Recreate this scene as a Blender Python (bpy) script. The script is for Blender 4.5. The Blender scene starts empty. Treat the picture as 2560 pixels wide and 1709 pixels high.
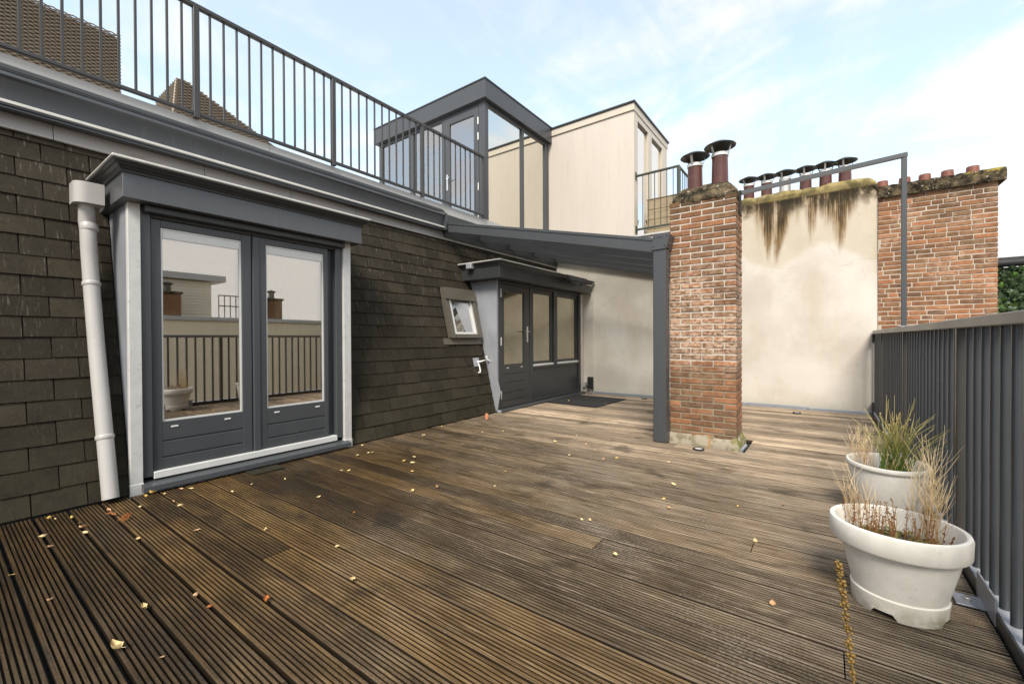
import bpy, math, random
from mathutils import Vector, Matrix
R = math.radians
rng = random.Random(7)
sc = bpy.context.scene
COL = sc.collection

# ------------------------------------------------------------------ camera, world, sun, exposure
def setup_camera():
    yaw, pitch, roll = R(36.2), R(-0.45), R(-0.27)
    F0 = Vector((-math.sin(yaw), math.cos(yaw), 0)); R0 = Vector((math.cos(yaw), math.sin(yaw), 0)); U0 = Vector((0, 0, 1))
    F = F0*math.cos(pitch) + U0*math.sin(pitch); U2 = U0*math.cos(pitch) - F0*math.sin(pitch)
    Rv = R0*math.cos(roll) + U2*math.sin(roll); U = U2*math.cos(roll) - R0*math.sin(roll)
    cam = bpy.data.cameras.new('camera'); co = bpy.data.objects.new('camera', cam); COL.objects.link(co)
    m = Matrix.Identity(4)
    for i in range(3):
        m[i][0] = Rv[i]; m[i][1] = U[i]; m[i][2] = -F[i]
    m[0][3], m[1][3], m[2][3] = 0, 0, 1.06
    co.matrix_world = m
    cam.sensor_width = 36; cam.lens = 1074/2560*36; cam.clip_start = .02; cam.clip_end = 500
    sc.camera = co
setup_camera()

SUN_EL, SUN_AZ = 46, 156     # azimuth clockwise from +Y
sd = Vector((math.sin(R(SUN_AZ))*math.cos(R(SUN_EL)), math.cos(R(SUN_AZ))*math.cos(R(SUN_EL)), math.sin(R(SUN_EL))))
sun = bpy.data.lights.new('sun', 'SUN'); sun.energy = 1.5; sun.angle = R(22); sun.color = (1, .92, .80)
so = bpy.data.objects.new('sun', sun); COL.objects.link(so); so.rotation_euler = (-sd).to_track_quat('-Z', 'Y').to_euler()
so.location = (3, -6, 12)

sc.view_settings.view_transform = 'Standard'; sc.view_settings.look = 'None'
sc.view_settings.exposure = 1.84; sc.view_settings.gamma = 1; sc.view_settings.use_curve_mapping = False
sc.cycles.max_bounces = 8; sc.cycles.transparent_max_bounces = 16; sc.cycles.use_denoising = True
sc.cycles.caustics_reflective = False; sc.cycles.caustics_refractive = False

# ------------------------------------------------------------------ node helpers
class NT:
    def __init__(s, tree): s.t = tree; s.n = tree.nodes; s.l = tree.links
    def new(s, k, **kw):
        n = s.n.new(k)
        for a, b in kw.items(): setattr(n, a, b)
        return n
    def put(s, inp, v):
        if isinstance(v, V): s.l.new(v.s, inp)
        elif isinstance(v, bpy.types.NodeSocket): s.l.new(v, inp)
        else: inp.default_value = v
    def math(s, op, *a, clamp=False):
        n = s.new('ShaderNodeMath', operation=op, use_clamp=clamp)
        for i, x in enumerate(a): s.put(n.inputs[i], x)
        return V(s, n.outputs[0])
    def noise(s, vec, scale, detail=3, rough=.5, dist=0):
        n = s.new('ShaderNodeTexNoise'); s.put(n.inputs['Vector'], vec)
        n.inputs['Scale'].default_value = scale; n.inputs['Detail'].default_value = detail; n.inputs['Roughness'].default_value = rough
        n.inputs['Distortion'].default_value = dist
        return V(s, n.outputs[0])
    def mapv(s, vec, scale=(1, 1, 1), loc=(0, 0, 0), rot=(0, 0, 0)):
        n = s.new('ShaderNodeMapping'); s.put(n.inputs['Vector'], vec)
        n.inputs['Scale'].default_value = scale; n.inputs['Location'].default_value = loc; n.inputs['Rotation'].default_value = rot
        return n.outputs[0]
    def mix(s, fac, a, b):
        n = s.new('ShaderNodeMix', data_type='RGBA', clamp_factor=True)
        s.put(n.inputs[0], fac)
        for i, x in ((6, a), (7, b)):
            if isinstance(x, (tuple, list)): x = tuple(x) + ((1,) if len(x) == 3 else ())
            s.put(n.inputs[i], x)
        return n.outputs[2]
    def scalec(s, c, f):
        n = s.new('ShaderNodeVectorMath', operation='SCALE'); s.put(n.inputs[0], c); s.put(n.inputs['Scale'], f)
        return n.outputs[0]
    def ramp(s, v, lo, hi):
        n = s.new('ShaderNodeMapRange', interpolation_type='SMOOTHSTEP'); s.put(n.inputs[0], v)
        n.inputs[1].default_value = lo; n.inputs[2].default_value = hi
        return V(s, n.outputs[0])
    def xyz(s, vec):
        n = s.new('ShaderNodeSeparateXYZ'); s.put(n.inputs[0], vec)
        return [V(s, o) for o in n.outputs]
    def addv(s, a, b):
        n = s.new('ShaderNodeVectorMath', operation='ADD'); s.put(n.inputs[0], a); s.put(n.inputs[1], b); return n.outputs[0]
class V:
    def __init__(s, t, k): s.t = t; s.s = k
    def __add__(s, o): return s.t.math('ADD', s, o)
    def __radd__(s, o): return s.t.math('ADD', o, s)
    def __sub__(s, o): return s.t.math('SUBTRACT', s, o)
    def __rsub__(s, o): return s.t.math('SUBTRACT', o, s)
    def __mul__(s, o): return s.t.math('MULTIPLY', s, o)
    def __rmul__(s, o): return s.t.math('MULTIPLY', o, s)
    def __truediv__(s, o): return s.t.math('DIVIDE', s, o)

def world():
    w = bpy.data.worlds.new('World'); sc.world = w; w.use_nodes = True
    t = NT(w.node_tree); w.node_tree.nodes.clear()
    sky = t.new('ShaderNodeTexSky', sky_type='NISHITA'); sky.sun_disc = False
    sky.sun_elevation = R(SUN_EL); sky.sun_rotation = R(SUN_AZ); sky.air_density = 1.0; sky.dust_density = 1.0; sky.altitude = 0
    d = t.new('ShaderNodeTexCoord').outputs['Generated']
    x, y, z = t.xyz(d)
    zz = t.math('MAXIMUM', z, 0.0)
    # cloud layer: project the direction on a high plane
    pl = t.new('ShaderNodeCombineXYZ'); k = zz + .22
    t.put(pl.inputs[0], x/k); t.put(pl.inputs[1], y/k)
    mp = t.mapv(pl.outputs[0], (.55, 1.15, 1), (1.3, .4, 0), (0, 0, R(25)))
    n1 = t.noise(mp, 1.5, 6, .56, .8)
    n2 = t.noise(t.mapv(pl.outputs[0], (1.2, .45, 1), (3, 1, 0), (0, 0, R(-30))), 3.0, 7, .62, 1.2)
    c = t.ramp(n1*.72 + n2*.28, .43, .60)
    # thin vapour trails: narrow bands along great circles
    for (a, b, g, wd, amt) in ((.62, .50, -.60, .010, .35), (-.25, -.50, .83, .012, .30)):
        nn = math.sqrt(a*a+b*b+g*g)
        dd = t.math('ABSOLUTE', x*(a/nn) + y*(b/nn) + z*(g/nn))
        band = (1 - t.ramp(dd, 0.0, wd))*amt
        c = t.math('MAXIMUM', c, band*t.ramp(n2, .35, .6) + c)
    hor = 1 - t.ramp(zz, .02, .38)
    cov = t.math('ADD', c*.50 + .45, hor*.86, clamp=True)
    tn = t.new('ShaderNodeVectorMath', operation='MULTIPLY'); t.put(tn.inputs[0], sky.outputs[0]); tn.inputs[1].default_value = (1.02, 1.22, 1.14)
    skyc = tn.outputs[0]
    cloud = t.mix(n2, (2.80, 2.80, 2.80, 1), (3.25, 3.20, 3.12, 1))
    colr = t.mix(cov, skyc, cloud)
    bg = t.new('ShaderNodeBackground'); t.put(bg.inputs[0], colr); bg.inputs[1].default_value = .10
    out = t.new('ShaderNodeOutputWorld'); t.l.new(bg.outputs[0], out.inputs[0])
world()

# ------------------------------------------------------------------ materials
def new_mat(name):
    m = bpy.data.materials.new(name); m.use_nodes = True
    t = NT(m.node_tree); t.n.clear()
    b = t.new('ShaderNodeBsdfPrincipled'); o = t.new('ShaderNodeOutputMaterial'); t.l.new(b.outputs[0], o.inputs[0])
    t.b = b; t.o = o
    t.obj = t.new('ShaderNodeTexCoord').outputs['Object']
    t.pos = t.new('ShaderNodeNewGeometry').outputs['Position']
    t.rnd = V(t, t.new('ShaderNodeObjectInfo').outputs['Random'])
    return m, t
def bump(t, h, strength, dist=.01):
    n = t.new('ShaderNodeBump'); n.inputs['Strength'].default_value = strength; n.inputs['Distance'].default_value = dist
    t.put(n.inputs['Height'], h); t.l.new(n.outputs[0], t.b.inputs['Normal'])
def setp(t, col=None, rough=None, metal=None, spec=None):
    if col is not None: t.put(t.b.inputs['Base Color'], (tuple(col)+(1,)) if isinstance(col, tuple) and len(col) == 3 else col)
    if rough is not None: t.put(t.b.inputs['Roughness'], rough)
    if metal is not None: t.put(t.b.inputs['Metallic'], metal)
    if spec is not None: t.put(t.b.inputs['Specular IOR Level'], spec)
def simple(name, col, rough=.5, metal=0., var=.18, scale=6., bmp=0., rand=0., spec=.5, dirt=None, dscale=3., dlo=.55, dhi=.75, stretch=(1, 1, 1)):
    m, t = new_mat(name)
    v = t.mapv(t.pos, stretch)
    n = t.noise(v, scale, 5, .6)
    f = (n - .5)*(2*var) + 1.0
    if rand: f = f*((t.rnd - .5)*(2*rand) + 1.0)
    c = t.scalec(tuple(col), f)
    if dirt:
        c = t.mix(t.ramp(t.noise(v, dscale, 6, .65), dlo, dhi)*.8, c, dirt)
    setp(t, c, (n - .5)*.25 + rough, metal, spec)
    if bmp: bump(t, t.noise(v, scale*6, 4, .6), bmp, .004)
    return m
MT = {}
MT['grey'] = simple('anthracite_paint', (.055, .059, .065), .36, var=.14, scale=3, dirt=(.088, .087, .085), dscale=14, dlo=.56, dhi=.82, stretch=(1, 1, .12))
MT['fascia'] = simple('fascia_paint', (.080, .084, .090), .36, var=.14, scale=2.5, dirt=(.115, .112, .105), dscale=12, dlo=.55, dhi=.8, stretch=(1, 1, .15))
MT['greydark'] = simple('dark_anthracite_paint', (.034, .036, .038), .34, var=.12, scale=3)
MT['greyrail'] = simple('weathered_anthracite_paint', (.038, .036, .034), .42, var=.15, scale=4)
MT['plate'] = simple('galvanised_steel', (.36, .37, .40), .42, .35, var=.16, scale=9)
MT['zinc'] = simple('weathered_zinc', (.31, .285, .265), .52, .25, var=.22, scale=2.2, dirt=(.20, .165, .13), dscale=2.2, stretch=(1, .6, 2.5))
MT['zincdark'] = simple('stained_zinc', (.30, .28, .26), .5, .25, var=.3, scale=4, dirt=(.13, .12, .10), dscale=3)
MT['zinclight'] = simple('pale_zinc_strip', (.54, .535, .52), .5, .1, var=.15, scale=14, dirt=(.36, .34, .31), dscale=30, dlo=.58, dhi=.72)
MT['capping'] = simple('pale_parapet_capping', (.47, .455, .435), .55, .05, var=.12, scale=2.5, dirt=(.36, .34, .31), dscale=4)
MT['lead'] = simple('grey_lead_sheet', (.30, .315, .35), .42, .25, var=.18, scale=3)
MT['greygutterlip'] = simple('pale_gutter_lip', (.52, .50, .46), .5, .2, var=.2, scale=12)
MT['alu'] = simple('aluminium_sill', (.68, .68, .66), .38, .2, var=.08, scale=6)
MT['steel'] = simple('brushed_steel', (.66, .65, .63), .25, .9, var=.08)
MT['pvc'] = simple('grey_pvc', (.40, .382, .365), .30, var=.07, scale=5, dirt=(.36, .32, .26), dscale=7, dlo=.62, dhi=.8)
MT['whiteplastic'] = simple('white_blind', (.8, .8, .78), .5, var=.04)
MT['black'] = simple('black_rubber', (.015, .015, .015), .7)
MT['underdeck'] = simple('dark_roof_felt', (.012, .011, .010), .9)
MT['terracotta'] = simple('terracotta', (.52, .20, .11), .6, var=.15, scale=20)
MT['glazed'] = simple('brown_glazed_clay', (.085, .030, .022), .22, var=.35, scale=10, dirt=(.16, .07, .05), dscale=9)
MT['stubclay'] = simple('red_clay_pot', (.19, .065, .04), .35, var=.35, scale=12)
MT['cowl'] = simple('oxidised_metal_cowl', (.085, .085, .075), .5, .5, var=.3, scale=9)
MT['cowlsteel'] = simple('bright_cowl_steel', (.55, .54, .52), .35, .7, var=.15, scale=9)
MT['railpale'] = simple('taupe_rail_reflection', (.19, .18, .165), .4, var=.12, scale=4)  # pale tone puts the grazing reflection on the fence rail into its colour
MT['panel'] = simple('grey_roof_panel', (.16, .165, .165), .5, var=.06)
MT['fencebar'] = simple('fence_bar_paint', (.038, .043, .049), .34, var=.12, scale=4)
MT['wicker'] = simple('woven_wicker', (.27, .222, .17), .6, var=.35, scale=60, rand=.1)
MT['greenrail'] = simple('dark_green_paint', (.045, .052, .04), .4, var=.15)
MT['beigewood'] = simple('beige_painted_wood', (.54, .48, .40), .5, var=.05, scale=4)
MT['terracefloor'] = simple('pale_terrace_tiles', (.60, .57, .53), .7)
MT['mat'] = simple('black_coir_mat', (.014, .014, .014), .95, var=.4, scale=120, bmp=.5)
MT['oldwood'] = simple('weathered_planter_wood', (.30, .235, .15), .75, var=.3, scale=5, rand=.15, stretch=(1, 1, 8), dirt=(.14, .12, .06), dscale=3)
MT['soil'] = simple('potting_soil', (.045, .032, .02), .95, var=.5, scale=60, bmp=.8)
MT['interior'] = simple('interior_plaster', (.55, .50, .42), .8, var=.04)
MT['floorint'] = simple('interior_floor', (.16, .11, .07), .5)
MT['reflpanel'] = simple('beige_reflection_panel', (.78, .70, .48), .8, var=.05)  # for panels added behind the far panes, toned like the wall's reflection
MT['curtain'] = simple('white_voile_curtain', (.72, .69, .62), .8, var=.05)
MT['siding'] = simple('cream_siding_paint', (.78, .70, .56), .6, var=.06, rand=.05)
MT['oppwall'] = simple('cream_render', (.80, .68, .50), .8, var=.12, scale=2)
MT['ground'] = simple('courtyard_paving', (.24, .22, .20), .9, var=.25, scale=.4)
MT['dome'] = simple('acrylic_dome', (.75, .75, .74), .2, var=.03)
MT['lampglass'] = simple('frosted_lamp_glass', (.62, .62, .60), .2, var=.1)

def m_glass(name, refl, rcol, tcol):
    m, t = new_mat(name); t.n.remove(t.b)
    g = t.new('ShaderNodeBsdfGlossy'); g.inputs['Color'].default_value = rcol+(1,); g.inputs['Roughness'].default_value = .003
    tr = t.new('ShaderNodeBsdfTransparent'); tr.inputs['Color'].default_value = tcol+(1,)
    fr = V(t, t.new('ShaderNodeFresnel').outputs[0])
    mx = t.new('ShaderNodeMixShader'); t.put(mx.inputs[0], t.math('ADD', fr*.8, refl, clamp=True))
    t.l.new(tr.outputs[0], mx.inputs[1]); t.l.new(g.outputs[0], mx.inputs[2]); t.l.new(mx.outputs[0], t.o.inputs[0])
    return m
MT['glassdoor'] = m_glass('coated_door_glass', .40, (.92, .90, .88), (.86, .82, .73))
MT['glassbox'] = m_glass('clear_green_glass', .40, (.97, .94, .93), (.97, .98, .945))
MT['glassdim'] = m_glass('window_glass', .46, (.90, .86, .70), (.98, .97, .93))
MT['glassinner'] = m_glass('inner_door_glass', .22, (.90, .885, .86), (.95, .94, .90))
MT['glassside'] = m_glass('reflective_side_glass', .74, (.96, .95, .88), (.97, .98, .945))
MT['glassroof'] = m_glass('clear_roof_glass', .03, (.95, .95, .95), (.97, .98, .98))
MT['glassneigh'] = m_glass('pale_window_glass', .72, (.95, .93, .90), (.9, .9, .88))

def m_tile():
    m, t = new_mat('slate_tile')
    off = t.addv(t.obj, t.scalec((7.3, 3.1, 5.7), t.rnd*9.0))
    n = t.noise(off, 9, 6, .65); st = t.noise(t.mapv(off, (1, 9, 1.2)), 7, 5, .6); fine = t.noise(off, 140, 3, .7)
    base = t.mix(n, (.017, .0143, .0100), (.042, .035, .024))
    base = t.scalec(base, (t.rnd - .5)*.50 + 1.0)
    z = t.xyz(t.pos)[2]
    base = t.mix(t.ramp(st, .56, .78)*(t.ramp(z, .5, 2.2)*.55 + .12), base, (.20, .18, .145))
    base = t.scalec(base, (fine - .5)*1.6 + 1.05)
    base = t.mix(t.ramp(fine, .64, .76)*.45, base, (.22, .20, .16))
    base = t.mix((1 - t.ramp(z, .1, .8))*t.ramp(n, .35, .7)*.40, base, (.032, .034, .015))
    setp(t, base, .85, 0, .16); bump(t, fine*.6 + n, .8, .005)
    return m
MT['tile'] = m_tile()

def m_plank():
    m, t = new_mat('ribbed_deck_wood')
    off = t.addv(t.obj, t.scalec((3.3, 0., 0.), t.rnd*11.0))
    fib = t.noise(t.mapv(off, (3.0, 90, 8)), 1.2, 6, .7)
    slow = t.noise(t.mapv(off, (.9, 5, 1)), 1.6, 5, .6)
    grain = t.ramp(fib*.62 + slow*.38, .36, .64)
    patch = t.noise(t.mapv(t.addv(t.pos, t.scalec((0., 5., 0.), t.rnd)), (1.1, 2.2, 1)), 2.2, 5, .6, .5)
    blot = t.noise(t.pos, 1.15, 6, .62, .3)
    big = t.noise(t.mapv(t.pos, (.5, .5, 1), (4.2, .6, 0)), 1.0, 4, .55)
    fine = t.noise(off, 90, 4, .7)
    x, y, _ = t.xyz(t.pos)
    # weathering with a corner vignette painted in: boards wetter, more worn and darkened near the left corner, dry and bleached at the far sheltered end
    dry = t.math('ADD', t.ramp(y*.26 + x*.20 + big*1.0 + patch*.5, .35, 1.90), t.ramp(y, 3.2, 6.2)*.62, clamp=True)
    dark = t.mix(grain, (.015, .0095, .0045), (.080, .047, .018))
    mid = t.mix(grain, (.050, .034, .018), (.200, .145, .090))
    pale = t.mix(grain, (.17, .122, .074), (.50, .39, .285))
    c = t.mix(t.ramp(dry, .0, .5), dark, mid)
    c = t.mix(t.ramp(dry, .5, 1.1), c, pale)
    c = t.scalec(c, (t.rnd - .5)*.60 + 1.0)
    c = t.scalec(c, (t.math('FRACT', t.rnd*5.77) - .5)*t.ramp(y, 2.2, 5.5)*.75 + 1.0)
    c = t.mix(t.ramp(t.rnd*.5 + patch*.7, .58, .82)*(1 - t.ramp(y, 1.2, 3.6))*.5, c, t.mix(grain, (.085, .045, .012), (.26, .155, .055)))
    c = t.mix(t.ramp(fine*.5 + blot*.55, .52, .64)*(t.ramp(dry, .05, .5)*.5 + .10), c, (.24, .20, .155))
    c = t.mix(t.ramp(fib, .54, .70)*t.ramp(dry, .10, .5)*.72, c, (.44, .355, .265))
    c = t.mix((1 - t.ramp(fib, .33, .46))*t.ramp(dry, .2, .7)*.70, c, (.045, .030, .018))
    stain = t.ramp(t.noise(t.mapv(t.pos, (1, 1.4, 1), (9.2, 3.3, 0)), 1.9, 5, .6, .4), .56, .70)
    c = t.mix(stain*.60, c, (.022, .017, .012))
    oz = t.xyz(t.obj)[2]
    c = t.mix((1 - t.ramp(oz, -.0032, -.0006))*.90, c, (.011, .008, .005))  # grooves near-black by depth: gathered dirt plus their shade put into the colour
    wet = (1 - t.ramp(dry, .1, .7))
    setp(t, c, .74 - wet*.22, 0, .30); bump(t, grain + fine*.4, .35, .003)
    return m
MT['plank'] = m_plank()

def m_stucco(name, tall):
    m, t = new_mat(name)
    x, y, z = t.xyz(t.pos)
    n = t.noise(t.pos, 1.3, 6, .6); f = t.noise(t.pos, 60, 4, .65); w = t.noise(t.mapv(t.pos, (1, 1, .35)), 2.6, 5, .6)
    c = t.mix(t.ramp(n, .3, .7), (.50, .452, .395), (.635, .592, .535))
    c = t.mix(t.ramp(w, .48, .72)*.55, c, (.49, .41, .32))
    c = t.mix(t.ramp(t.noise(t.mapv(t.pos, (1, 1, .25), (4, 2, 1)), 9, 5, .7), .60, .78)*.35, c, (.40, .33, .25))
    c = t.mix((1 - t.ramp(z, .02, .16 ))*.45, c, (.40, .38, .30))
    if not tall: c = t.scalec(c, 1.16)
    if tall:
        wob = t.math('SINE', (x + .35)*5.2)*.15 + (t.noise(t.pos, 7, 3, .5) - .5)*.10
        up = t.ramp(z - wob, 2.18, 2.32)
        c = t.mix(up*.62, c, t.mix(n, (.40, .335, .23), (.52, .45, .345)))
        jit = t.noise(t.mapv(t.pos, (2.0, 1, 1.1)), 3.2, 5, .65)
        hair = t.noise(t.mapv(t.pos, (26, 1, 1.1)), 1.0, 5, .7)
        # drip stains running down from the coping
        tot = None
        for (x0, zend, wd, drift, amt) in ((-.80, 2.45, .045, -.08, 1.), (-.715, 2.02, .040, .0, 1.0), (-.60, 2.55, .06, .0, .75), (-.50, 1.98, .040, .13, 1.0), (-.43, 2.60, .055, .02, .85),
                                           (-.165, 2.25, .035, .03, .8), (-.05, 2.75, .06, .0, .7), (.06, 2.45, .07, .04, 1.0), (.155, 2.05, .040, .0, .95), (.22, 2.40, .055, .03, .9), (.36, 2.80, .10, 0, .7), (-.95, 2.65, .10, 0, .6), (-.34, 2.5, .05, .04, .6), (-.25, 2.7, .07, 0, .6), (.0, 2.35, .03, .02, .55), (.45, 2.6, .05, 0, .5), (-.87, 2.3, .03, -.03, .5)):
            dx = t.math('ABSOLUTE', x - (z - 3.1)*drift - x0 + (jit - .5)*.09)
            ln = t.ramp(z, zend, 3.02)
            s = (1 - t.ramp(dx/(ln*1.1 + .45), wd*-.3, wd*2.9))*t.ramp(z, zend - .05, zend + .75)*amt
            tot = s if tot is None else t.math('MAXIMUM', tot, s)
        hair2 = t.noise(t.mapv(t.pos, (70, 1, 2.2)), 1.0, 5, .75)
        blot = t.noise(t.mapv(t.pos, (3, 1, 2)), 4, 6, .7)
        streak = t.math('MULTIPLY', tot, t.math('ADD', t.ramp(hair, .25, .62)*.6, t.ramp(hair2, .3, .65)*.55), clamp=True)
        band = t.ramp(z + (jit - .5)*.34, 2.86, 3.08)
        c = t.mix(t.math('MAXIMUM', t.ramp(tot, .05, .75)*t.ramp(hair2, .2, .6), band*.7)*.78, c, (.25, .145, .050))
        c = t.mix(t.ramp(streak, .06, .60)*.75, c, (.14, .080, .028))
        c = t.mix(t.ramp(streak*t.ramp(z, 2.15, 2.9) + band*.12, .26, .74)*.88, c, (.030, .022, .013))
        c = t.mix(band*t.ramp(jit*.6 + blot*.4, .42, .54)*.90, c, (.034, .028, .018))
        # mossy rolled coping
        top = t.ramp(z, 3.10, 3.135)
        moss = t.mix(t.ramp(t.noise(t.pos, 5, 5, .65), .38, .62), (.33, .26, .12), (.12, .10, .045))
        moss = t.mix(t.ramp(t.noise(t.pos, 14, 4, .6), .60, .72), moss, (.33, .24, .03))
        c = t.mix(top, c, moss)
    vo = t.new('ShaderNodeTexVoronoi', feature='DISTANCE_TO_EDGE'); vo.inputs['Scale'].default_value = .9
    t.put(vo.inputs['Vector'], t.addv(t.pos, t.scalec((.35, .35, .35), t.noise(t.pos, 2.6, 5, .65))))
    crack = (1 - t.ramp(V(t, vo.outputs['Distance']), .0008, .0045))*t.ramp(t.noise(t.mapv(t.pos, loc=(6, 2, 9)), 1.1, 2, .5), .50, .60)
    c = t.mix(crack*.22, c, (.22, .18, .13))
    setp(t, c, .88, 0, .2); bump(t, f*.6 + n, .30, .006)
    return m
MT['stucco'] = m_stucco('cream_stucco', False); MT['stuccotall'] = m_stucco('stained_cream_stucco', True)
MT['beige'] = simple('beige_render', (.54, .485, .43), .85, var=.10, scale=1.2, stretch=(3, 3, .3), dirt=(.43, .365, .30), dscale=5, dlo=.50, dhi=.85)

def m_brick(name, dull):
    m, t = new_mat(name)
    off = t.addv(t.obj, t.scalec((5.3, 3.1, 8.7), t.rnd*9.0))
    n = t.noise(off, 14, 5, .6); f = t.noise(off, 90, 4, .7); eff = t.noise(t.pos, 3.2, 6, .65); e2 = t.noise(t.mapv(off, (1, 1, 2)), 22, 4, .65)
    r2 = t.math('FRACT', t.rnd*7.31)
    a = t.mix(t.rnd, (.150, .074, .038), (.29, .128, .062))
    a = t.mix(t.ramp(r2, .55, 1.0)*.7, a, (.15, .095, .052))
    a = t.mix(t.ramp(t.math('FRACT', t.rnd*13.7), .72, .95)*.65, a, (.085, .055, .036))
    c = t.scalec(a, (n - .5)*1.5 + 1.0)
    z = t.xyz(t.pos)[2]
    if dull:
        x = t.xyz(t.pos)[0]
        c = t.mix(t.ramp(z, 2.3, 2.9)*t.ramp(x, .9, 1.6)*.55, c, (.07, .050, .030))
        c = t.mix(t.ramp(eff, .46, .72)*t.ramp(e2, .34, .66)*.55, c, (.58, .40, .29))
        c = t.scalec(c, 1.15)
    else:
        mid = t.ramp(z, .55, 1.0)*(1 - t.ramp(z, 1.5, 2.0))
        c = t.mix(t.ramp(e2, .36, .62)*t.math('ADD', mid*.75, .12)*t.ramp(eff, .30, .58), c, (.53, .38, .28))
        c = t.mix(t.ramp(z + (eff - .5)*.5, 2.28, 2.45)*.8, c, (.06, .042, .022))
        c = t.mix((1 - t.ramp(z, .05, .22))*t.ramp(eff, .35, .6)*.7, c, (.20, .16, .10))
    setp(t, c, .85, 0, .2); bump(t, n + f*.5, .6, .004)
    return m
MT['brick'] = m_brick('red_brown_brick', False); MT['brickfar'] = m_brick('orange_brick', True)
def m_mortar():
    m, t = new_mat('lime_mortar')
    z = t.xyz(t.pos)[2]; n = t.noise(t.pos, 18, 5, .6); w = t.noise(t.pos, 2, 3, .5)
    c = t.mix(n, (.40, .36, .305), (.55, .51, .45))
    c = t.mix((1 - t.ramp(z + (w - .5)*.15, .72, .85))*.85, c, t.mix(n, (.16, .13, .085), (.27, .22, .15)))
    setp(t, c, .95, 0, .1); bump(t, n, .6, .004)
    return m
MT['mortar'] = m_mortar()
def m_plinth():
    m, t = new_mat('stained_cement_plinth')
    a = t.noise(t.pos, 7, 5, .65); b = t.noise(t.mapv(t.pos, loc=(3, 1, 2)), 9, 4, .6); x, y, z = t.xyz(t.pos)
    c = t.mix(a, (.24, .205, .15), (.42, .37, .29))
    c = t.mix(t.ramp(b, .48, .62)*.8, c, (.15, .125, .07))
    c = t.mix((1 - t.ramp(t.math('ABSOLUTE', x + .93 + (b - .5)*.06), .004, .03))*t.ramp(a, .40, .62)*.7, c, (.34, .15, .035))
    c = t.mix(t.ramp(x, -.76, -.69)*t.ramp(b, .40, .55)*.8, c, (.17, .17, .04))
    setp(t, c, .9, 0, .2); bump(t, a + b, .8, .01)
    return m
MT['plinth'] = m_plinth()
MT['mortarfar'] = simple('dull_mortar', (.44, .375, .31), .95, var=.25, scale=9, dirt=(.25, .20, .15), dscale=2)
def m_lichen(name, yellow):
    m, t = new_mat(name)
    a = t.noise(t.pos, 9, 6, .7); b = t.noise(t.mapv(t.pos, loc=(2, 5, 1)), 26, 4, .65); y = t.noise(t.mapv(t.pos, loc=(7, 1, 3)), 4.5, 4, .6)
    c = t.mix(t.ramp(a, .36, .66), (.014, .012, .008), (.15, .115, .070))
    c = t.mix(t.ramp(b, .60, .68)*t.ramp(y, .38, .52), c, (.44, .40, .32))
    c = t.mix(t.ramp(y, .63, .70)*.85, c, (.28, .20, .03))
    if yellow:
        x, yy, z = t.xyz(t.pos)
        c = t.mix(t.ramp(x, 1.15, 1.4)*t.ramp(z, 3.02, 3.09)*t.ramp(a, .48, .60)*.8, c, (.36, .28, .03))
    setp(t, c, .95, 0, .15); bump(t, a + b*.6, .9, .012)
    return m
MT['lichen'] = m_lichen('lichen_cement_cap', False); MT['lichenfar'] = m_lichen('lichen_brick_coping', True)
def m_pot():
    m, t = new_mat('white_plastic_pot')
    a = t.noise(t.pos, 20, 5, .6); s = t.noise(t.pos, 150, 3, .6); x, y, z = t.xyz(t.pos)
    c = t.mix(t.ramp(a, .3, .7), (.72, .68, .61), (.79, .755, .69))
    c = t.mix(t.ramp(t.noise(t.mapv(t.pos, (1, 1, .2)), 26, 5, .65), .60, .78)*.16, c, (.40, .36, .28))
    c = t.mix(t.ramp(s, .66, .74)*.7, c, (.14, .11, .06))
    c = t.mix((1 - t.ramp(z, .02, .10))*t.ramp(a, .35, .6)*.6, c, (.36, .31, .20))
    c = t.mix((1 - t.ramp(z, .0, .05))*t.ramp(x, .30, .36)*t.ramp(a, .40, .52), c, (.16, .17, .03))
    setp(t, c, .42, 0, .4)
    return m
MT['pot'] = m_pot()
def m_plant(name, lo, hi, rough=.6, z0=None, z1=None):
    m, t = new_mat(name)
    n = t.noise(t.pos, 30, 3, .6)
    f = n if z0 is None else t.math('ADD', t.ramp(t.xyz(t.pos)[2], z0, z1)*.9, (n - .5)*.6, clamp=True)
    c = t.scalec(t.mix(f, lo, hi), (t.rnd - .5)*.5 + 1.0)
    setp(t, c, rough, 0, .3)
    return m
MT['straw'] = m_plant('dry_straw', (.40, .22, .08), (.82, .64, .38), z0=.26, z1=.46)
MT['rush'] = m_plant('green_rush', (.11, .19, .018), (.66, .53, .20), z0=.29, z1=.62)
MT['seed'] = m_plant('brown_seed_heads', (.11, .045, .018), (.30, .14, .05))
MT['moss'] = m_plant('green_moss', (.045, .06, .010), (.22, .22, .04))
MT['stalk'] = m_plant('ochre_seed_stalk', (.075, .046, .012), (.27, .165, .045))
MT['ivy'] = m_plant('ivy_leaf', (.020, .055, .012), (.095, .17, .03), .45)
MT['ivydark'] = m_plant('ivy_leaf_dark', (.012, .030, .012), (.06, .09, .04), .42)
MT['leafy'] = m_plant('yellow_fallen_leaf', (.58, .34, .035), (.78, .58, .22), .6)
MT['leafb'] = m_plant('pale_fallen_leaf', (.60, .42, .16), (.78, .62, .36), .6)
MT['leaft'] = m_plant('tan_fallen_leaf', (.38, .20, .08), (.62, .40, .24), .6)
MT['leafr'] = m_plant('rust_fallen_leaf', (.26, .07, .02), (.42, .16, .04), .6)

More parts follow.
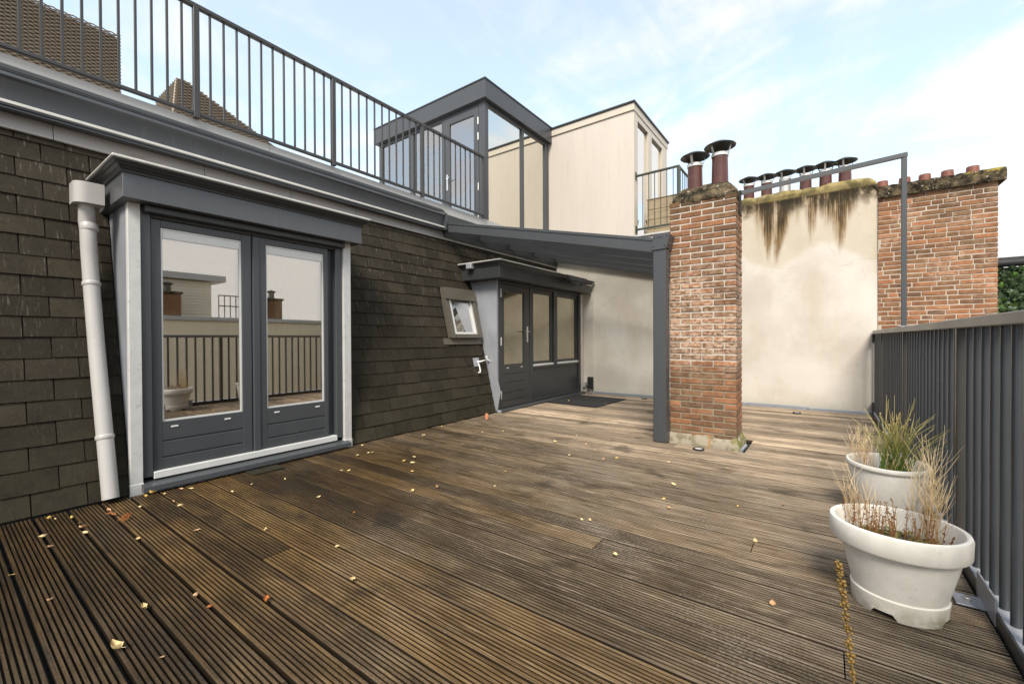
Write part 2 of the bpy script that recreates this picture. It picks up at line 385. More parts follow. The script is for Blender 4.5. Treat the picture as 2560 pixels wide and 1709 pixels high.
# ------------------------------------------------------------------ mesh helpers
class MB:
    def __init__(s): s.v = []; s.f = []
    def quad(s, *p):
        b = len(s.v); s.v += [tuple(q) for q in p]; s.f.append(tuple(range(b, b+len(p)))); return s
    def box(s, x0, x1, y0, y1, z0, z1):
        b = len(s.v)
        s.v += [(x, y, z) for z in (z0, z1) for x, y in ((x0, y0), (x1, y0), (x1, y1), (x0, y1))]
        s.f += [tuple(b+i for i in f) for f in ((3, 2, 1, 0), (4, 5, 6, 7), (0, 1, 5, 4), (1, 2, 6, 5), (2, 3, 7, 6), (3, 0, 4, 7))]
        return s
    def cbox(s, x0, x1, y0, y1, z0, z1, c):
        """box with chamfered edges"""
        b = len(s.v); X = (x0, x1); Y = (y0, y1); Z = (z0, z1); idx = {}
        for i in (0, 1):
            for j in (0, 1):
                for k in (0, 1):
                    sx, sy, sz = (1 if i == 0 else -1), (1 if j == 0 else -1), (1 if k == 0 else -1)
                    for a in range(3):
                        p = [X[i]+sx*c, Y[j]+sy*c, Z[k]+sz*c]; p[a] = (X[i], Y[j], Z[k])[a]
                        idx[i, j, k, a] = len(s.v); s.v.append(tuple(p))
        def face(l):
            s.f.append(tuple(l))
        for a, (u, w) in ((0, (1, 2)), (1, (0, 2)), (2, (0, 1))):
            for e in (0, 1):
                l = []
                for (p, q) in ((0, 0), (1, 0), (1, 1), (0, 1)):
                    k = [0, 0, 0]; k[a] = e; k[u] = p; k[w] = q; l.append(idx[k[0], k[1], k[2], a])
                face(l)
        for a in range(3):
            u, w = [q for q in range(3) if q != a]
            for p in (0, 1):
                for q in (0, 1):
                    k0 = [0, 0, 0]; k0[u] = p; k0[w] = q; k1 = k0[:]; k1[a] = 1
                    face([idx[(*k0, u)], idx[(*k1, u)], idx[(*k1, w)], idx[(*k0, w)]])
        for i in (0, 1):
            for j in (0, 1):
                for k in (0, 1): face([idx[i, j, k, 0], idx[i, j, k, 1], idx[i, j, k, 2]])
        return s
    def beam(s, a, b, w, h, up=(0, 0, 1)):
        a, b = Vector(a), Vector(b); d = (b-a).normalized(); up = Vector(up)
        if abs(d.dot(up)) > .98: up = Vector((1, 0, 0))
        r = d.cross(up).normalized(); u = r.cross(d)
        k = len(s.v)
        for p in (a, b):
            for (i, j) in ((-1, -1), (1, -1), (1, 1), (-1, 1)): s.v.append(tuple(p + r*(i*w/2) + u*(j*h/2)))
        s.f += [tuple(k+i for i in f) for f in ((0, 1, 2, 3), (7, 6, 5, 4), (0, 4, 5, 1), (1, 5, 6, 2), (2, 6, 7, 3), (3, 7, 4, 0))]
        return s
    def tube(s, pts, rad, n=8, cap=True):
        pts = [Vector(p) for p in pts]; rad = rad if isinstance(rad, (list, tuple)) else [rad]*len(pts)
        k = len(s.v); ref = None
        for i, p in enumerate(pts):
            d = (pts[min(i+1, len(pts)-1)] - pts[max(i-1, 0)]).normalized()
            if ref is None: ref = Vector((1, 0, 0)) if abs(d.x) < .9 else Vector((0, 1, 0))
            r = d.cross(ref).normalized(); u = r.cross(d).normalized(); ref = -r.cross(d) if False else ref
            for j in range(n):
                a = 2*math.pi*j/n; s.v.append(tuple(p + (r*math.cos(a) + u*math.sin(a))*rad[i]))
        for i in range(len(pts)-1):
            for j in range(n):
                a = k+i*n+j; b = k+i*n+(j+1) % n; s.f.append((a, b, b+n, a+n))
        if cap:
            s.f.append(tuple(k+j for j in reversed(range(n)))); s.f.append(tuple(k+(len(pts)-1)*n+j for j in range(n)))
        return s
    def lathe(s, prof, cx=0, cy=0, n=32, ax=1., ay=1.):
        """profile of (r, z); ax, ay squash it to an oval"""
        k = len(s.v)
        for (r, z) in prof:
            for j in range(n):
                a = 2*math.pi*j/n; s.v.append((cx + r*ax*math.cos(a), cy + r*ay*math.sin(a), z))
        for i in range(len(prof)-1):
            for j in range(n):
                a = k+i*n+j; b = k+i*n+(j+1) % n; s.f.append((a, b, b+n, a+n))
        return s
    def sweep_y(s, prof, y0, y1, close=True):
        """profile of (x, z) extruded along y"""
        k = len(s.v); n = len(prof)
        s.v += [(x, y0, z) for x, z in prof] + [(x, y1, z) for x, z in prof]
        for i in range(n if close else n-1):
            j = (i+1) % n; s.f.append((k+i, k+j, k+n+j, k+n+i))
        if close: s.f.append(tuple(k+i for i in reversed(range(n)))); s.f.append(tuple(k+n+i for i in range(n)))
        return s
    def prism(s, poly, off):
        off = Vector(off); k = len(s.v); n = len(poly)
        s.v += [tuple(p) for p in poly] + [tuple(Vector(p)+off) for p in poly]
        for i in range(n):
            j = (i+1) % n; s.f.append((k+i, k+j, k+n+j, k+n+i))
        s.f.append(tuple(reversed(range(k, k+n)))); s.f.append(tuple(range(k+n, k+2*n)))
        return s
    def mesh(s, name, mat, smooth=None):
        me = bpy.data.meshes.new(name); me.from_pydata(s.v, [], s.f); me.update()
        import bmesh
        bm = bmesh.new(); bm.from_mesh(me); bmesh.ops.recalc_face_normals(bm, faces=bm.faces); bm.to_mesh(me); bm.free()
        if mat is not None: me.materials.append(MT[mat] if isinstance(mat, str) else mat)
        if smooth: me.shade_smooth(); me.set_sharp_from_angle(angle=R(smooth))
        return me
def link(name, me, parent=None, loc=None):
    o = bpy.data.objects.new(name, me); COL.objects.link(o)
    if parent is not None:
        o.parent = parent
        if parent.get('origin_offset') is not None: o.matrix_parent_inverse = Matrix.Translation(-parent.location)
    if loc is not None: o.location = loc
    return o
def obj(name, mb, mat, parent=None, smooth=None, label=None):
    o = link(name, mb.mesh(name, mat, smooth), parent)
    if label: o['label'] = label
    return o
def tag(o, label, cat, group=None, kind=None):
    o['label'] = label; o['category'] = cat
    if group: o['group'] = group
    if kind: o['kind'] = kind
    return o
def thing(name, loc, label, cat, group=None):
    o = bpy.data.objects.new(name, None); COL.objects.link(o); o.location = loc; o['origin_offset'] = 1
    return tag(o, label, cat, group)

# ------------------------------------------------------------------ setting
SX, SZ = -3.83, -.25                      # mansard slope: x = SX + SZ*z
def sx(z, off=0.): return SX + SZ*z + off
Y0, YW = -1.6, 7.6                        # near end of the house, far party wall

g = obj('ground', MB().box(-60, 60, -60, 80, -9.4, -9.0), 'ground'); g['kind'] = 'structure'
deck = obj('deck', MB().box(-3.86, .62, Y0, 7.66, -.30, -.036), 'underdeck'); deck['kind'] = 'structure'

def plank_mesh(L, Wd=.1310, T=.028, ng=8, gd=.0130):
    mb = MB(); prof = []
    p = Wd/ng; gw = p*.44
    prof.append((0, -T)); prof.append((0, -.003)); prof.append((.003, 0))
    for i in range(ng-1):
        c = p*(i+1)
        prof += [(c-gw/2, 0), (c-gw/2+.0008, -gd), (c+gw/2-.0008, -gd), (c+gw/2, 0)]
    prof += [(Wd-.003, 0), (Wd, -.003), (Wd, -T)]
    k = len(prof)
    mb.v = [(0, y, z) for y, z in prof] + [(L, y, z) for y, z in prof]
    for i in range(k): mb.f.append((i, (i+1) % k, k+(i+1) % k, k+i))
    mb.f.append(tuple(range(k))); mb.f.append(tuple(reversed(range(k, 2*k))))
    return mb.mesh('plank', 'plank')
_pl = {}
pitch = .1455; n0 = -12
joints = {8: [-.10], 12: [-.95], 5: [-2.2], 15: [-.30], 19: [-1.9], 23: [-2.6, .1], 28: [-1.2], 2: [-1.35], -3: [-1.0], 33: [-2.1], 37: [-.7], 41: [-1.6], 45: [-2.4], 10: [.05]}
for i in range(n0, 53):
    y = .225 + pitch*i
    if y > 7.56: break
    xs = [-3.815 + rng.uniform(-.012, .006)] + joints.get(i, []) + [.497]
    for a, b in zip(xs[:-1], xs[1:]):
        segs = [(a, b)]
        if y + .14 > 4.545 and y < 4.965:           # the chimney stands through the deck
            segs = []
            if a < -1.36: segs.append((a, min(b, -1.355)))
            if b > -.61: segs.append((max(a, -.605), b))
        for (p, q) in segs:
            L = round(q-p-.004, 3)
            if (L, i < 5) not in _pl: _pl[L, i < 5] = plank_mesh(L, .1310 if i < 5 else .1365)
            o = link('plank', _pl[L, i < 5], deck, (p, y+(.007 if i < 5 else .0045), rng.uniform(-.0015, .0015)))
            o.rotation_euler = (rng.uniform(-.006, .006), 0, rng.uniform(-.0006, .0006))

# ------------------------------------------------------------------ mansard house
house = thing('mansard_house', (-4.2, 3, 0), 'dark slate mansard house with grey dormers, zinc flashing and roof terrace above', 'house')
core = MB()
def slab(y0, y1, z0, z1, th=.06):
    core.sweep_y([(sx(z0, -.02), z0), (sx(z1, -.02), z1), (sx(z1, -.02-th), z1), (sx(z0, -.02-th), z0)], y0, y1)
slab(Y0, .83, -.3, 2.86); slab(2.485, 4.84, -.3, 2.86); slab(.83, 2.485, 2.1, 2.86); slab(4.84, 7.6, 2.0, 2.86)
core.box(-9, -4.56, Y0, 7.6, 2.70, 2.845); core.box(-9, -8.9, Y0, 7.6, -9, 2.7); core.box(-8.9, -3.9, Y0, Y0+.08, -9, 2.7)
core.box(-3.92, -3.862, Y0, 7.66, -9, -.31)
obj('wall', core, 'underdeck', house)
obj('terrace_floor', MB().box(-8.98, -4.565, Y0+.01, 7.59, 2.846, 2.864), 'terracefloor', house)
# rooms behind the glazing
rm = MB()
for (y0, y1) in ((.854, 2.466), (4.864, 7.59)):
    x0, x1, z0, z1 = -6.6, -4.0, .03, 2.06
    rm.quad((x0, y0, z0), (x0, y1, z0), (x0, y1, z1), (x0, y0, z1)); rm.quad((x0, y0, z0), (x1, y0, z0), (x1, y0, z1), (x0, y0, z1))
    rm.quad((x0, y1, z0), (x1, y1, z0), (x1, y1, z1), (x0, y1, z1)); rm.quad((x0, y0, z1), (x1, y0, z1), (x1, y1, z1), (x0, y1, z1))
obj('room_wall', rm, 'interior', house)
fl = MB()
for (y0, y1) in ((.854, 2.466), (4.864, 7.59)): fl.box(-6.6, -3.86, y0, y1, -.06, .03)
obj('room_floor', fl, 'floorint', house)

# roof tiles: 300 largest singly, the rest of the covering as one part
TW, TP = .2435, .1345
def tile_mesh(w, cut=1.0):
    hgt = TP*1.45; th = .0085
    l = math.hypot(1, SZ)
    mb = MB(); e = .0030
    # local frame: y along the eaves, z up the slope in world height, thickness outwards
    def P(y, z, t): return (SZ*z + t, y, z)
    t0, t1 = .014, .001
    h = hgt
    vs = [P(e, 0, t0-th), P(w-e, 0, t0-th), P(w-e, 0, t0), P(e, 0, t0), P(e, h, t1-th), P(w-e, h, t1-th), P(w-e, h, t1), P(e, h, t1)]
    mb.v = vs; mb.f = [(0, 1, 2, 3), (7, 6, 5, 4), (3, 2, 6, 7), (0, 3, 7, 4), (1, 5, 6, 2), (0, 4, 5, 1)]
    return mb
holes = [(.815, 2.505, -1, 2.20), (4.825, 7.7, -1, 2.12), (4.13, 4.80, 1.02, 1.78)]
single = []; rest = []
for row in range(0, 19):
    z = .012 + TP*row
    y = .365 + (row % 2)*TW/2 - TW*9
    while y < 7.6:
        a, b = max(y, Y0), min(y+TW, 7.6)
        parts = [(a, b)]
        for (h0, h1, g0, g1) in holes:
            if z + TP*.55 > g0 and z + TP*.4 < g1:
                np_ = []
                for (p, q) in parts:
                    if q <= h0 or p >= h1: np_.append((p, q)); continue
                    if p < h0: np_.append((p, h0))
                    if q > h1: np_.append((h1, q))
                parts = np_
        for (p, q) in parts:
            if q-p > .02: (single if p > .03 else rest).append((p, q-p, z))
        y += TW
single.sort(key=lambda s: s[0]); rest += single[296:]; single = single[:296]
_tm = {}
for (p, w, z) in single:
    w = round(w, 3)
    if w not in _tm: _tm[w] = tile_mesh(w).mesh('roof_tile', 'tile')
    o = link('roof_tile', _tm[w], house, (sx(z) + rng.uniform(-.0015, .002), p, z + rng.uniform(-.003, .003)))
    o.rotation_euler = (rng.uniform(-.008, .008), rng.uniform(-.006, .006), rng.uniform(-.006, .006))
mb = MB()
for (p, w, z) in rest:
    k = len(mb.v); tm = tile_mesh(w)
    mb.v += [(a+sx(z), b+p, c+z) for a, b, c in tm.v]; mb.f += [tuple(k+i for i in f) for f in tm.f]
if mb.v: obj('roof_tiles', mb, 'tile', house)['kind'] = 'stuff'
# dark kick board under the lowest course
for a, b in ((Y0, .83), (2.485, 4.84)): obj('kickboard', MB().box(-3.86, -3.835, a, b, -.035, .03), 'underdeck', house)

# zinc flashing panels above the tiles
fy = [Y0, .55, 1.47, 2.23, 2.98, 3.80, 4.62, 5.1, 6.1, 7.6]
for a, b in zip(fy[:-1], fy[1:]):
    z0, z1 = 2.478, 2.72
    m = MB().sweep_y([(sx(z0, .030), z0), (sx(z0, .036), z0+.006), (sx(z1, .030), z1), (sx(z1, .0), z1), (sx(z0, .0), z0+.004)], a+.002, b-.002)
    obj('flashing', m, 'zinc' if b < 4 else 'zincdark', house)
# cornice gutter under the parapet
gp = [(-4.47, 2.862), (-4.425, 2.860), (-4.415, 2.842), (-4.372, 2.840), (-4.340, 2.825), (-4.334, 2.800), (-4.345, 2.790), (-4.352, 2.783)]
for i in range(9):
    a = i/8; gp.append((-4.352 - .026*math.sin(a*math.pi*.5), 2.783 - a*.130))
gp += [(-4.362, 2.650), (-4.354, 2.648), (-4.352, 2.612), (-4.362, 2.606), (-4.47, 2.606)]
obj('cornice_gutter', MB().sweep_y(gp, Y0, 4.345), 'grey', house, 40)
obj('gutter_lip', MB().sweep_y([(-4.353, 2.647), (-4.346, 2.645), (-4.344, 2.626), (-4.351, 2.622)], Y0, 4.343), 'greygutterlip', house)
obj('gutter_top', MB().sweep_y([(-4.446, 2.900), (-4.414, 2.893), (-4.372, 2.868), (-4.350, 2.838), (-4.338, 2.830), (-4.338, 2.842), (-4.336, 2.846), (-4.348, 2.852), (-4.366, 2.880), (-4.412, 2.905), (-4.446, 2.912)], Y0, 4.344), 'greydark', house, 40)
obj('gutter_shade_board', MB().box(-4.47, -4.356, Y0, 4.343, 2.592, 2.604), 'greydark', house)  # dark board added to draw the shadow line under the gutter
obj('gutter_end', MB().box(-4.42, -4.322, 4.347, 4.372, 2.598, 2.832), 'grey', house)
obj('gutter_dark_board', MB().box(-4.50, -4.44, 4.375, 7.6, 2.60, 2.86), 'greydark', house)
py = [Y0, .15, 2.03, 3.42, 4.35, 5.2, 7.6]
for a, b in zip(py[:-1], py[1:]):
    obj('parapet_capping', MB().box(-4.56, -4.445, a+.0015, b-.0015, 2.864, 2.985), 'capping', house)

# --- large dormer
def frame_box(parent, name, mat, *b, c=.004):
    return obj(name, MB().cbox(*b, c), mat, parent)
obj('dormer_cheek', MB().prism([(-3.832, .82, -.02), (-3.832, .82, 2.0), (sx(2.0, -.03), .82, 2.0), (sx(-.02, -.02), .82, -.02)], (0, .03, 0)), 'lead', house)
obj('dormer_cheek', MB().prism([(-3.832, 2.47, -.02), (-3.832, 2.47, 2.0), (sx(2.0, -.03), 2.47, 2.0), (sx(-.02, -.02), 2.47, -.02)], (0, .03, 0)), 'lead', house)
for (a, b) in ((.815, .884), (2.424, 2.502)):
    obj('corner_strip', MB().cbox(-3.86, -3.812, a, b, .055, 2.0, .003), 'zinclight', house)
    obj('corner_strip', MB().cbox(-3.86, -3.806, a-.003, b+.003, -.02, .075, .003), 'zinclight', house)
for b in ((-3.90, -3.830, .886, .944, .10, 1.99), (-3.93, -3.838, 2.355, 2.422, .10, 1.99), (-3.93, -3.845, .944, 2.355, 1.925, 1.99), (-3.93, -3.90, 2.285, 2.355, .10, 1.925)):
    frame_box(house, 'door_frame', 'grey', *b)
obj('door_threshold', MB().cbox(-3.93, -3.822, .946, 2.353, .082, .132, .003), 'alu', house)
obj('door_sill', MB().sweep_y([(-3.93, .080), (-3.80, .066), (-3.748, .054), (-3.745, .022), (-3.80, .016), (-3.93, .016)], .872, 2.455), 'grey', house)
obj('sill_flashing', MB().box(-3.86, -3.80, .885, 2.46, -.03, .015), 'plate', house)

def door_leaf(y0, y1, z0, z1, g, xf, mat, grooves, glass, label, slots=()):
    """a leaf with a rebated glazed opening; g = (gy0, gy1, gz0, gz1), xf the outer face"""
    gy0, gy1, gz0, gz1 = g; th = .055
    mb = MB()
    mb.cbox(xf-th, xf, y0, gy0, z0, z1, .003); mb.cbox(xf-th, xf, gy1, y1, z0, z1, .003)
    mb.cbox(xf-th, xf-.0005, gy0-.001, gy1+.001, gz1, z1-.0005, .003)
    # lower panel cut by horizontal grooves
    zs = [z0+.0005] + [q for gz in grooves for q in (gz-.005, gz+.005)] + [gz0]
    gm = .05
    for a, b in zip(zs[0::2], zs[1::2]): mb.cbox(xf-th, xf-.0005, gy0-.001, gy1+.001, a, b, .003)
    mb.box(xf-th+.002, xf-.010, gy0, gy1, z0+.002, gz0-.002)
    o = obj('door', mb, mat, house, label=label)
    gl = MB(); 
    for b in ((gy0, gy0+.012, gz0, gz1), (gy1-.012, gy1, gz0, gz1), (gy0+.012, gy1-.012, gz0, gz0+.012), (gy0+.012, gy1-.012, gz1-.012, gz1)):
        gl.box(xf-.03, xf-.012, *b)
    obj('glazing_bead', gl, 'alu' if glass == 'glassdoor' else 'greydark', o)
    obj('pane', MB().box(xf-.034, xf-.022, gy0+.010, gy1-.010, gz0+.010, gz1-.010), glass, o)
    if glass == 'glassdoor':
        a0, a1, b0, b1 = gy0+.010, gy1-.010, gz0+.010, gz1-.010
        obj('inner_pane', MB().prism([(xf-.050, a0, b0), (xf-.0535, a1, b0), (xf-.0515, a1, b1), (xf-.048, a0, b1)], (-.004, 0, 0)), 'glassinner', o)
    for sy in slots: obj('drain_slot', MB().cbox(xf-.004, xf+.004, sy-.022, sy+.022, gz0-.048, gz0-.036, .002), 'alu', o)
    return o
dl = door_leaf(.947, 1.604, .134, 1.922, (1.005, 1.532, .474, 1.868), -3.852, 'grey', (.217, .334), 'glassdoor', 'left leaf of the glazed double door', (1.075, 1.42))
dr = door_leaf(1.612, 2.283, .134, 1.922, (1.722, 2.243, .474, 1.868), -3.852, 'grey', (.217, .334), 'glassdoor', 'right leaf of the glazed double door', (1.80, 2.17))
obj('meeting_stile', MB().cbox(-3.87, -3.842, 1.615, 1.665, .135, 1.92, .003), 'grey', dr)
for d, (a, b) in ((dl, (1.03, 1.525)), (dr, (1.745, 2.235))):
    obj('vent_strip', MB().cbox(-3.890, -3.8685, a-.012, b+.004, 1.795, 1.856, .003), 'whiteplastic', d)
# curtain folds inside the right leaf
cv = MB(); N = 60
for i in range(N):
    y = 1.80 + .46*i/(N-1); x = -3.975 + .018*math.sin(i*.9) + .008*math.sin(i*.37)
    cv.v += [(x, y, .06), (x, y, 1.98)]
for i in range(N-1): cv.f.append((2*i, 2*i+2, 2*i+3, 2*i+1))
obj('curtain', cv, 'curtain', house, 60)

def cornice(y0, y1, xf, z0, z1, zc, over, name_mat, xback):
    """fascia box with a flaring moulding above: front face x = xf, z0..z1, moulding to zc"""
    obj('fascia', MB().cbox(xback, xf, y0, y1, z0, z1, .004), 'fascia' if name_mat == 'grey' else name_mat, house)
    pr = [(0, z1-.004), (.012, z1-.002), (.014, z1+.008), (.006, z1+.012), (.020, z1+.03), (.036, z1+.040), (.040, zc-.028), (.052, zc-.022), (.056, zc-.012)]
    mb = MB(); k = 0
    for (o, z) in pr:
        k = len(mb.v); mb.v += [(xback, y0-o, z), (xf+o, y0-o, z), (xf+o, y1+o, z), (xback, y1+o, z)]
    for i in range(len(pr)-1):
        for j in range(3): mb.f.append((4*i+j, 4*i+j+1, 4*i+5+j, 4*i+4+j))
    n = 4*(len(pr)-1); mb.f.append((n, n+1, n+2, n+3))
    obj('cornice_moulding', mb, 'greydark', house)
    o = over; e = MB()
    e.cbox(xback, xf+o, y0-o, y1+o, zc-.010, zc+.010, .006)
    obj('roof_edge', e, 'greygutterlip', house)
cornice(.768, 2.556, -3.70, 1.996, 2.162, 2.238, .062, 'grey', -4.42)
obj('soffit_board', MB().cbox(-3.86, -3.775, .90, 2.42, 1.945, 1.994, .006), 'greydark', house)

# --- far dormer with door and two windows
obj('dormer_cheek', MB().prism([(-3.802, 4.83, -.02), (-3.802, 4.83, 1.9), (sx(1.9, -.03), 4.83, 1.9), (sx(-.02, -.02), 4.83, -.02)], (0, .03, 0)), 'lead', house)
obj('cheek_flashing', MB().prism([(sx(.02, .035), 4.826, .02), (sx(.02, .10), 4.826, .30), (sx(1.9, .10), 4.826, 1.9), (sx(1.9, .02), 4.826, 1.9)], (0, .003, 0)), 'plate', house)
obj('lead_foot', MB().cbox(-3.83, -3.75, 4.83, 4.91, -.01, .035, .008), 'plate', house)
for b in ((-3.88, -3.795, 4.862, 4.915, .045, 1.9), (-3.88, -3.797, 5.675, 5.765, .045, 1.86), (-3.88, -3.797, 7.335, 7.42, .045, 1.86), (-3.88, -3.799, 4.915, 7.42, 1.862, 1.9),
          (-3.88, -3.800, 6.425, 6.535, .60, 1.86), (-3.88, -3.800, 5.765, 7.335, .575, .612), (-3.88, -3.800, 5.765, 7.335, .045, .085)):
    frame_box(house, 'door_frame', 'greydark', *b)
obj('infill_panel', MB().cbox(-3.86, -3.822, 5.765, 7.335, .085, .575, .003), 'greydark', house)
obj('door_sill', MB().sweep_y([(-3.90, .044), (-3.76, .038), (-3.735, .030), (-3.735, .004), (-3.90, .004)], 4.862, 7.50), 'grey', house)
d2 = door_leaf(4.918, 5.672, .05, 1.858, (5.01, 5.53, .668, 1.762), -3.806, 'greydark', (.145, .262, .41, .535), 'glassdim', 'single glazed terrace door with steel handle', (5.09, 5.45))
obj('handle', MB().cbox(-3.806, -3.797, 5.585, 5.625, 1.00, 1.25, .003).tube([(-3.80, 5.605, 1.17), (-3.755, 5.605, 1.17), (-3.752, 5.50, 1.168)], .009, 8), 'steel', d2)
for z in (1.72, 1.02, .24): obj('hinge', MB().tube([(-3.80, 4.922, z-.06), (-3.80, 4.922, z+.06)], .009, 6), 'alu', d2)
for (y0, y1) in ((5.767, 6.423), (6.537, 7.333)):
    w = MB()
    for b in ((y0, y0+.05, .645, 1.86), (y1-.06, y1, .645, 1.86), (y0+.05, y1-.06, .645, .69), (y0+.05, y1-.06, 1.79, 1.86)): w.cbox(-3.875, -3.826, *b, .003)
    o = obj('window', w, 'greydark', house)
    obj('pane', MB().box(-3.856, -3.846, y0+.045, y1-.055, .685, 1.795), 'glassdim', o)
    obj('sill', MB().cbox(-3.876, -3.803, y0+.004, y1-.004, .613, .644, .003), 'alu', o)
    obj('reflection_panel', MB().box(-3.885, -3.880, y0+.03, y1-.04, .66, 1.84), 'reflpanel', o)  # added backing whose beige imitates the wall reflected in the pane
obj('reflection_panel', MB().box(-3.885, -3.880, 5.0, 5.54, .64, 1.80), 'reflpanel', d2)
cornice(4.665, 7.52, -3.625, 1.905, 2.075, 2.142, .050, 'greydark', -4.40)
obj('gutter_outlet', MB().cbox(-4.17, -4.07, 4.58, 4.655, 2.055, 2.135, .008), 'plate', house)
obj('door_pier', MB().box(-3.90, -3.805, 7.423, 7.595, -.02, 1.90), 'stucco', house)

# --- skylight on the slope
def on_slope(y, z, t): return (sx(z) + t, y, z)
def slope_box(mb, y0, y1, z0, z1, t0, t1):
    k = len(mb.v)
    mb.v += [on_slope(y, z, t) for t in (t0, t1) for (y, z) in ((y0, z0), (y1, z0), (y1, z1), (y0, z1))]
    mb.f += [tuple(k+i for i in f) for f in ((3, 2, 1, 0), (4, 5, 6, 7), (0, 1, 5, 4), (1, 2, 6, 5), (2, 3, 7, 6), (3, 0, 4, 7))]
    return mb
MT['skyframe'] = simple('brown_grey_cladding', (.13, .115, .092), .42, .3, var=.15, scale=7)
m = MB(); slope_box(m, 4.15, 4.225, 1.075, 1.60, .0, .075); slope_box(m, 4.70, 4.765, 1.075, 1.60, 0, .085); slope_box(m, 4.16, 4.765, 1.605, 1.765, 0, .10); slope_box(m, 4.24, 4.69, 1.075, 1.12, 0, .08)
sk = obj('skylight', m, 'skyframe', house)
m = MB(); slope_box(m, 4.24, 4.272, 1.125, 1.60, .02, .062); slope_box(m, 4.665, 4.695, 1.125, 1.60, .02, .062); slope_box(m, 4.272, 4.665, 1.125, 1.155, .02, .062)
obj('sash', m, 'alu', sk)
m = MB(); slope_box(m, 4.273, 4.664, 1.156, 1.60, .03, .036); obj('pane', m, 'glassneigh', sk)
m = MB(); slope_box(m, 4.28, 4.66, 1.12, 1.60, -.035, -.03); obj('inner_lining', m, 'whiteplastic', sk)
m = MB(); slope_box(m, 4.03, 4.80, .985, 1.07, .018, .024); obj('apron', m, 'skyframe', sk)

# ------------------------------------------------------------------ drainpipe and tap on the slope
dp = thing('drainpipe', (-3.8, .70, 0), 'grey plastic drainpipe with square hopper running down the slates left of the double door', 'drainpipe')
hp = MB(); pr = []
for i in range(9):
    a = math.pi*.5 + math.pi*.5*i/8; pr.append((-4.075 + .075*math.sin(a) - .0, .655 + .068*math.cos(a)))
pr = [(-4.00, .738)] + [(-4.00 - .0, .66)] + [(-4.055 + .055*math.cos(a), .655 + .066*-math.sin(a)) for a in [math.pi*.5*i/8 for i in range(9)]] + [(-4.16, .589), (-4.16, .738)]
hp.prism([(x, y, 1.985) for x, y in pr], (0, 0, .14))
obj('hopper', hp, 'pvc', dp, 40)
pc = .072
P = [(-4.10, .665, 1.99), (-4.10, .665, 1.93), (-4.13, .668, 1.88), (sx(1.83, pc+.10), .672, 1.83), (sx(1.70, pc+.06), .676, 1.70), (sx(1.45, pc+.02), .683, 1.45), (sx(1.0, pc), .690, 1.0), (sx(.03, pc), .706, .03)]
obj('pipe', MB().tube(P, .044, 24, cap=False).tube(list(reversed(P)), .040, 24, cap=False), 'pvc', dp, 60)
for z, h in ((1.84, .05), (1.45, .03), (.42, .03)):
    yy = .706 - .016*z; t = pc + (.10 if z > 1.8 else (.02 if z > 1.4 else 0))
    obj('collar', MB().tube([(sx(z-h/2, t), yy, z-h/2), (sx(z-h/2+.006, t), yy, z-h/2+.006), (sx(z+h/2-.006, t), yy, z+h/2-.006), (sx(z+h/2, t), yy, z+h/2)], [.046, .0495, .0495, .046], 24), 'pvc', dp, 50)

tp = thing('garden_tap', (-3.95, 4.65, .72), 'pale outdoor tap on a grey plate beside the far dormer', 'tap')
m = MB(); slope_box(m, 4.545, 4.665, .67, .79, .012, .022); obj('back_plate', m, 'plate', tp)
obj('spout', MB().tube([on_slope(4.62, .735, .02), on_slope(4.64, .74, .07), on_slope(4.72, .75, .085), on_slope(4.79, .76, .085), on_slope(4.82, .735, .085)], .011, 8), 'whiteplastic', tp, 50)
obj('tap_handle', MB().tube([on_slope(4.77, .76, .085), on_slope(4.77, .80, .085)], .007, 6).tube([on_slope(4.735, .803, .085), on_slope(4.80, .803, .085)], .007, 6), 'whiteplastic', tp, 50)
obj('hose_hook', MB().tube([on_slope(4.60, .72, .05), on_slope(4.61, .66, .055), on_slope(4.615, .61, .05), on_slope(4.60, .585, .05), on_slope(4.57, .59, .05)], .010, 8), 'whiteplastic', tp, 50)

# ------------------------------------------------------------------ terrace railing on the parapet
XR = -4.42
rl = thing('terrace_railing', (XR, 2.7, 2.985), 'dark grey metal railing with thin upright bars along the roof terrace', 'railing')
obj('top_rail', MB().cbox(XR-.022, XR+.022, Y0, 5.315, 3.935, 3.972, .004), 'greyrail', rl)
obj('bottom_rail', MB().cbox(XR-.016, XR+.016, Y0, 5.29, 3.010, 3.040, .004), 'greyrail', rl)
posts = [-1.07, .195, 1.412, 2.698, 4.0, 5.295]
pm = MB().cbox(-.0225, .0225, -.0225, .0225, 0, .955, .003).mesh('post', 'greyrail')
bmh = MB().cbox(-.0085, .0085, -.0085, .0085, 3.035, 3.938, .002).mesh('baluster', 'greyrail')
for i, y in enumerate(posts):
    link('post', pm, rl, (XR, y, 2.985))
    if i:
        for k in range(1, 12): link('baluster', bmh, rl, (XR, posts[i-1] + (y-posts[i-1])*k/12, 0))

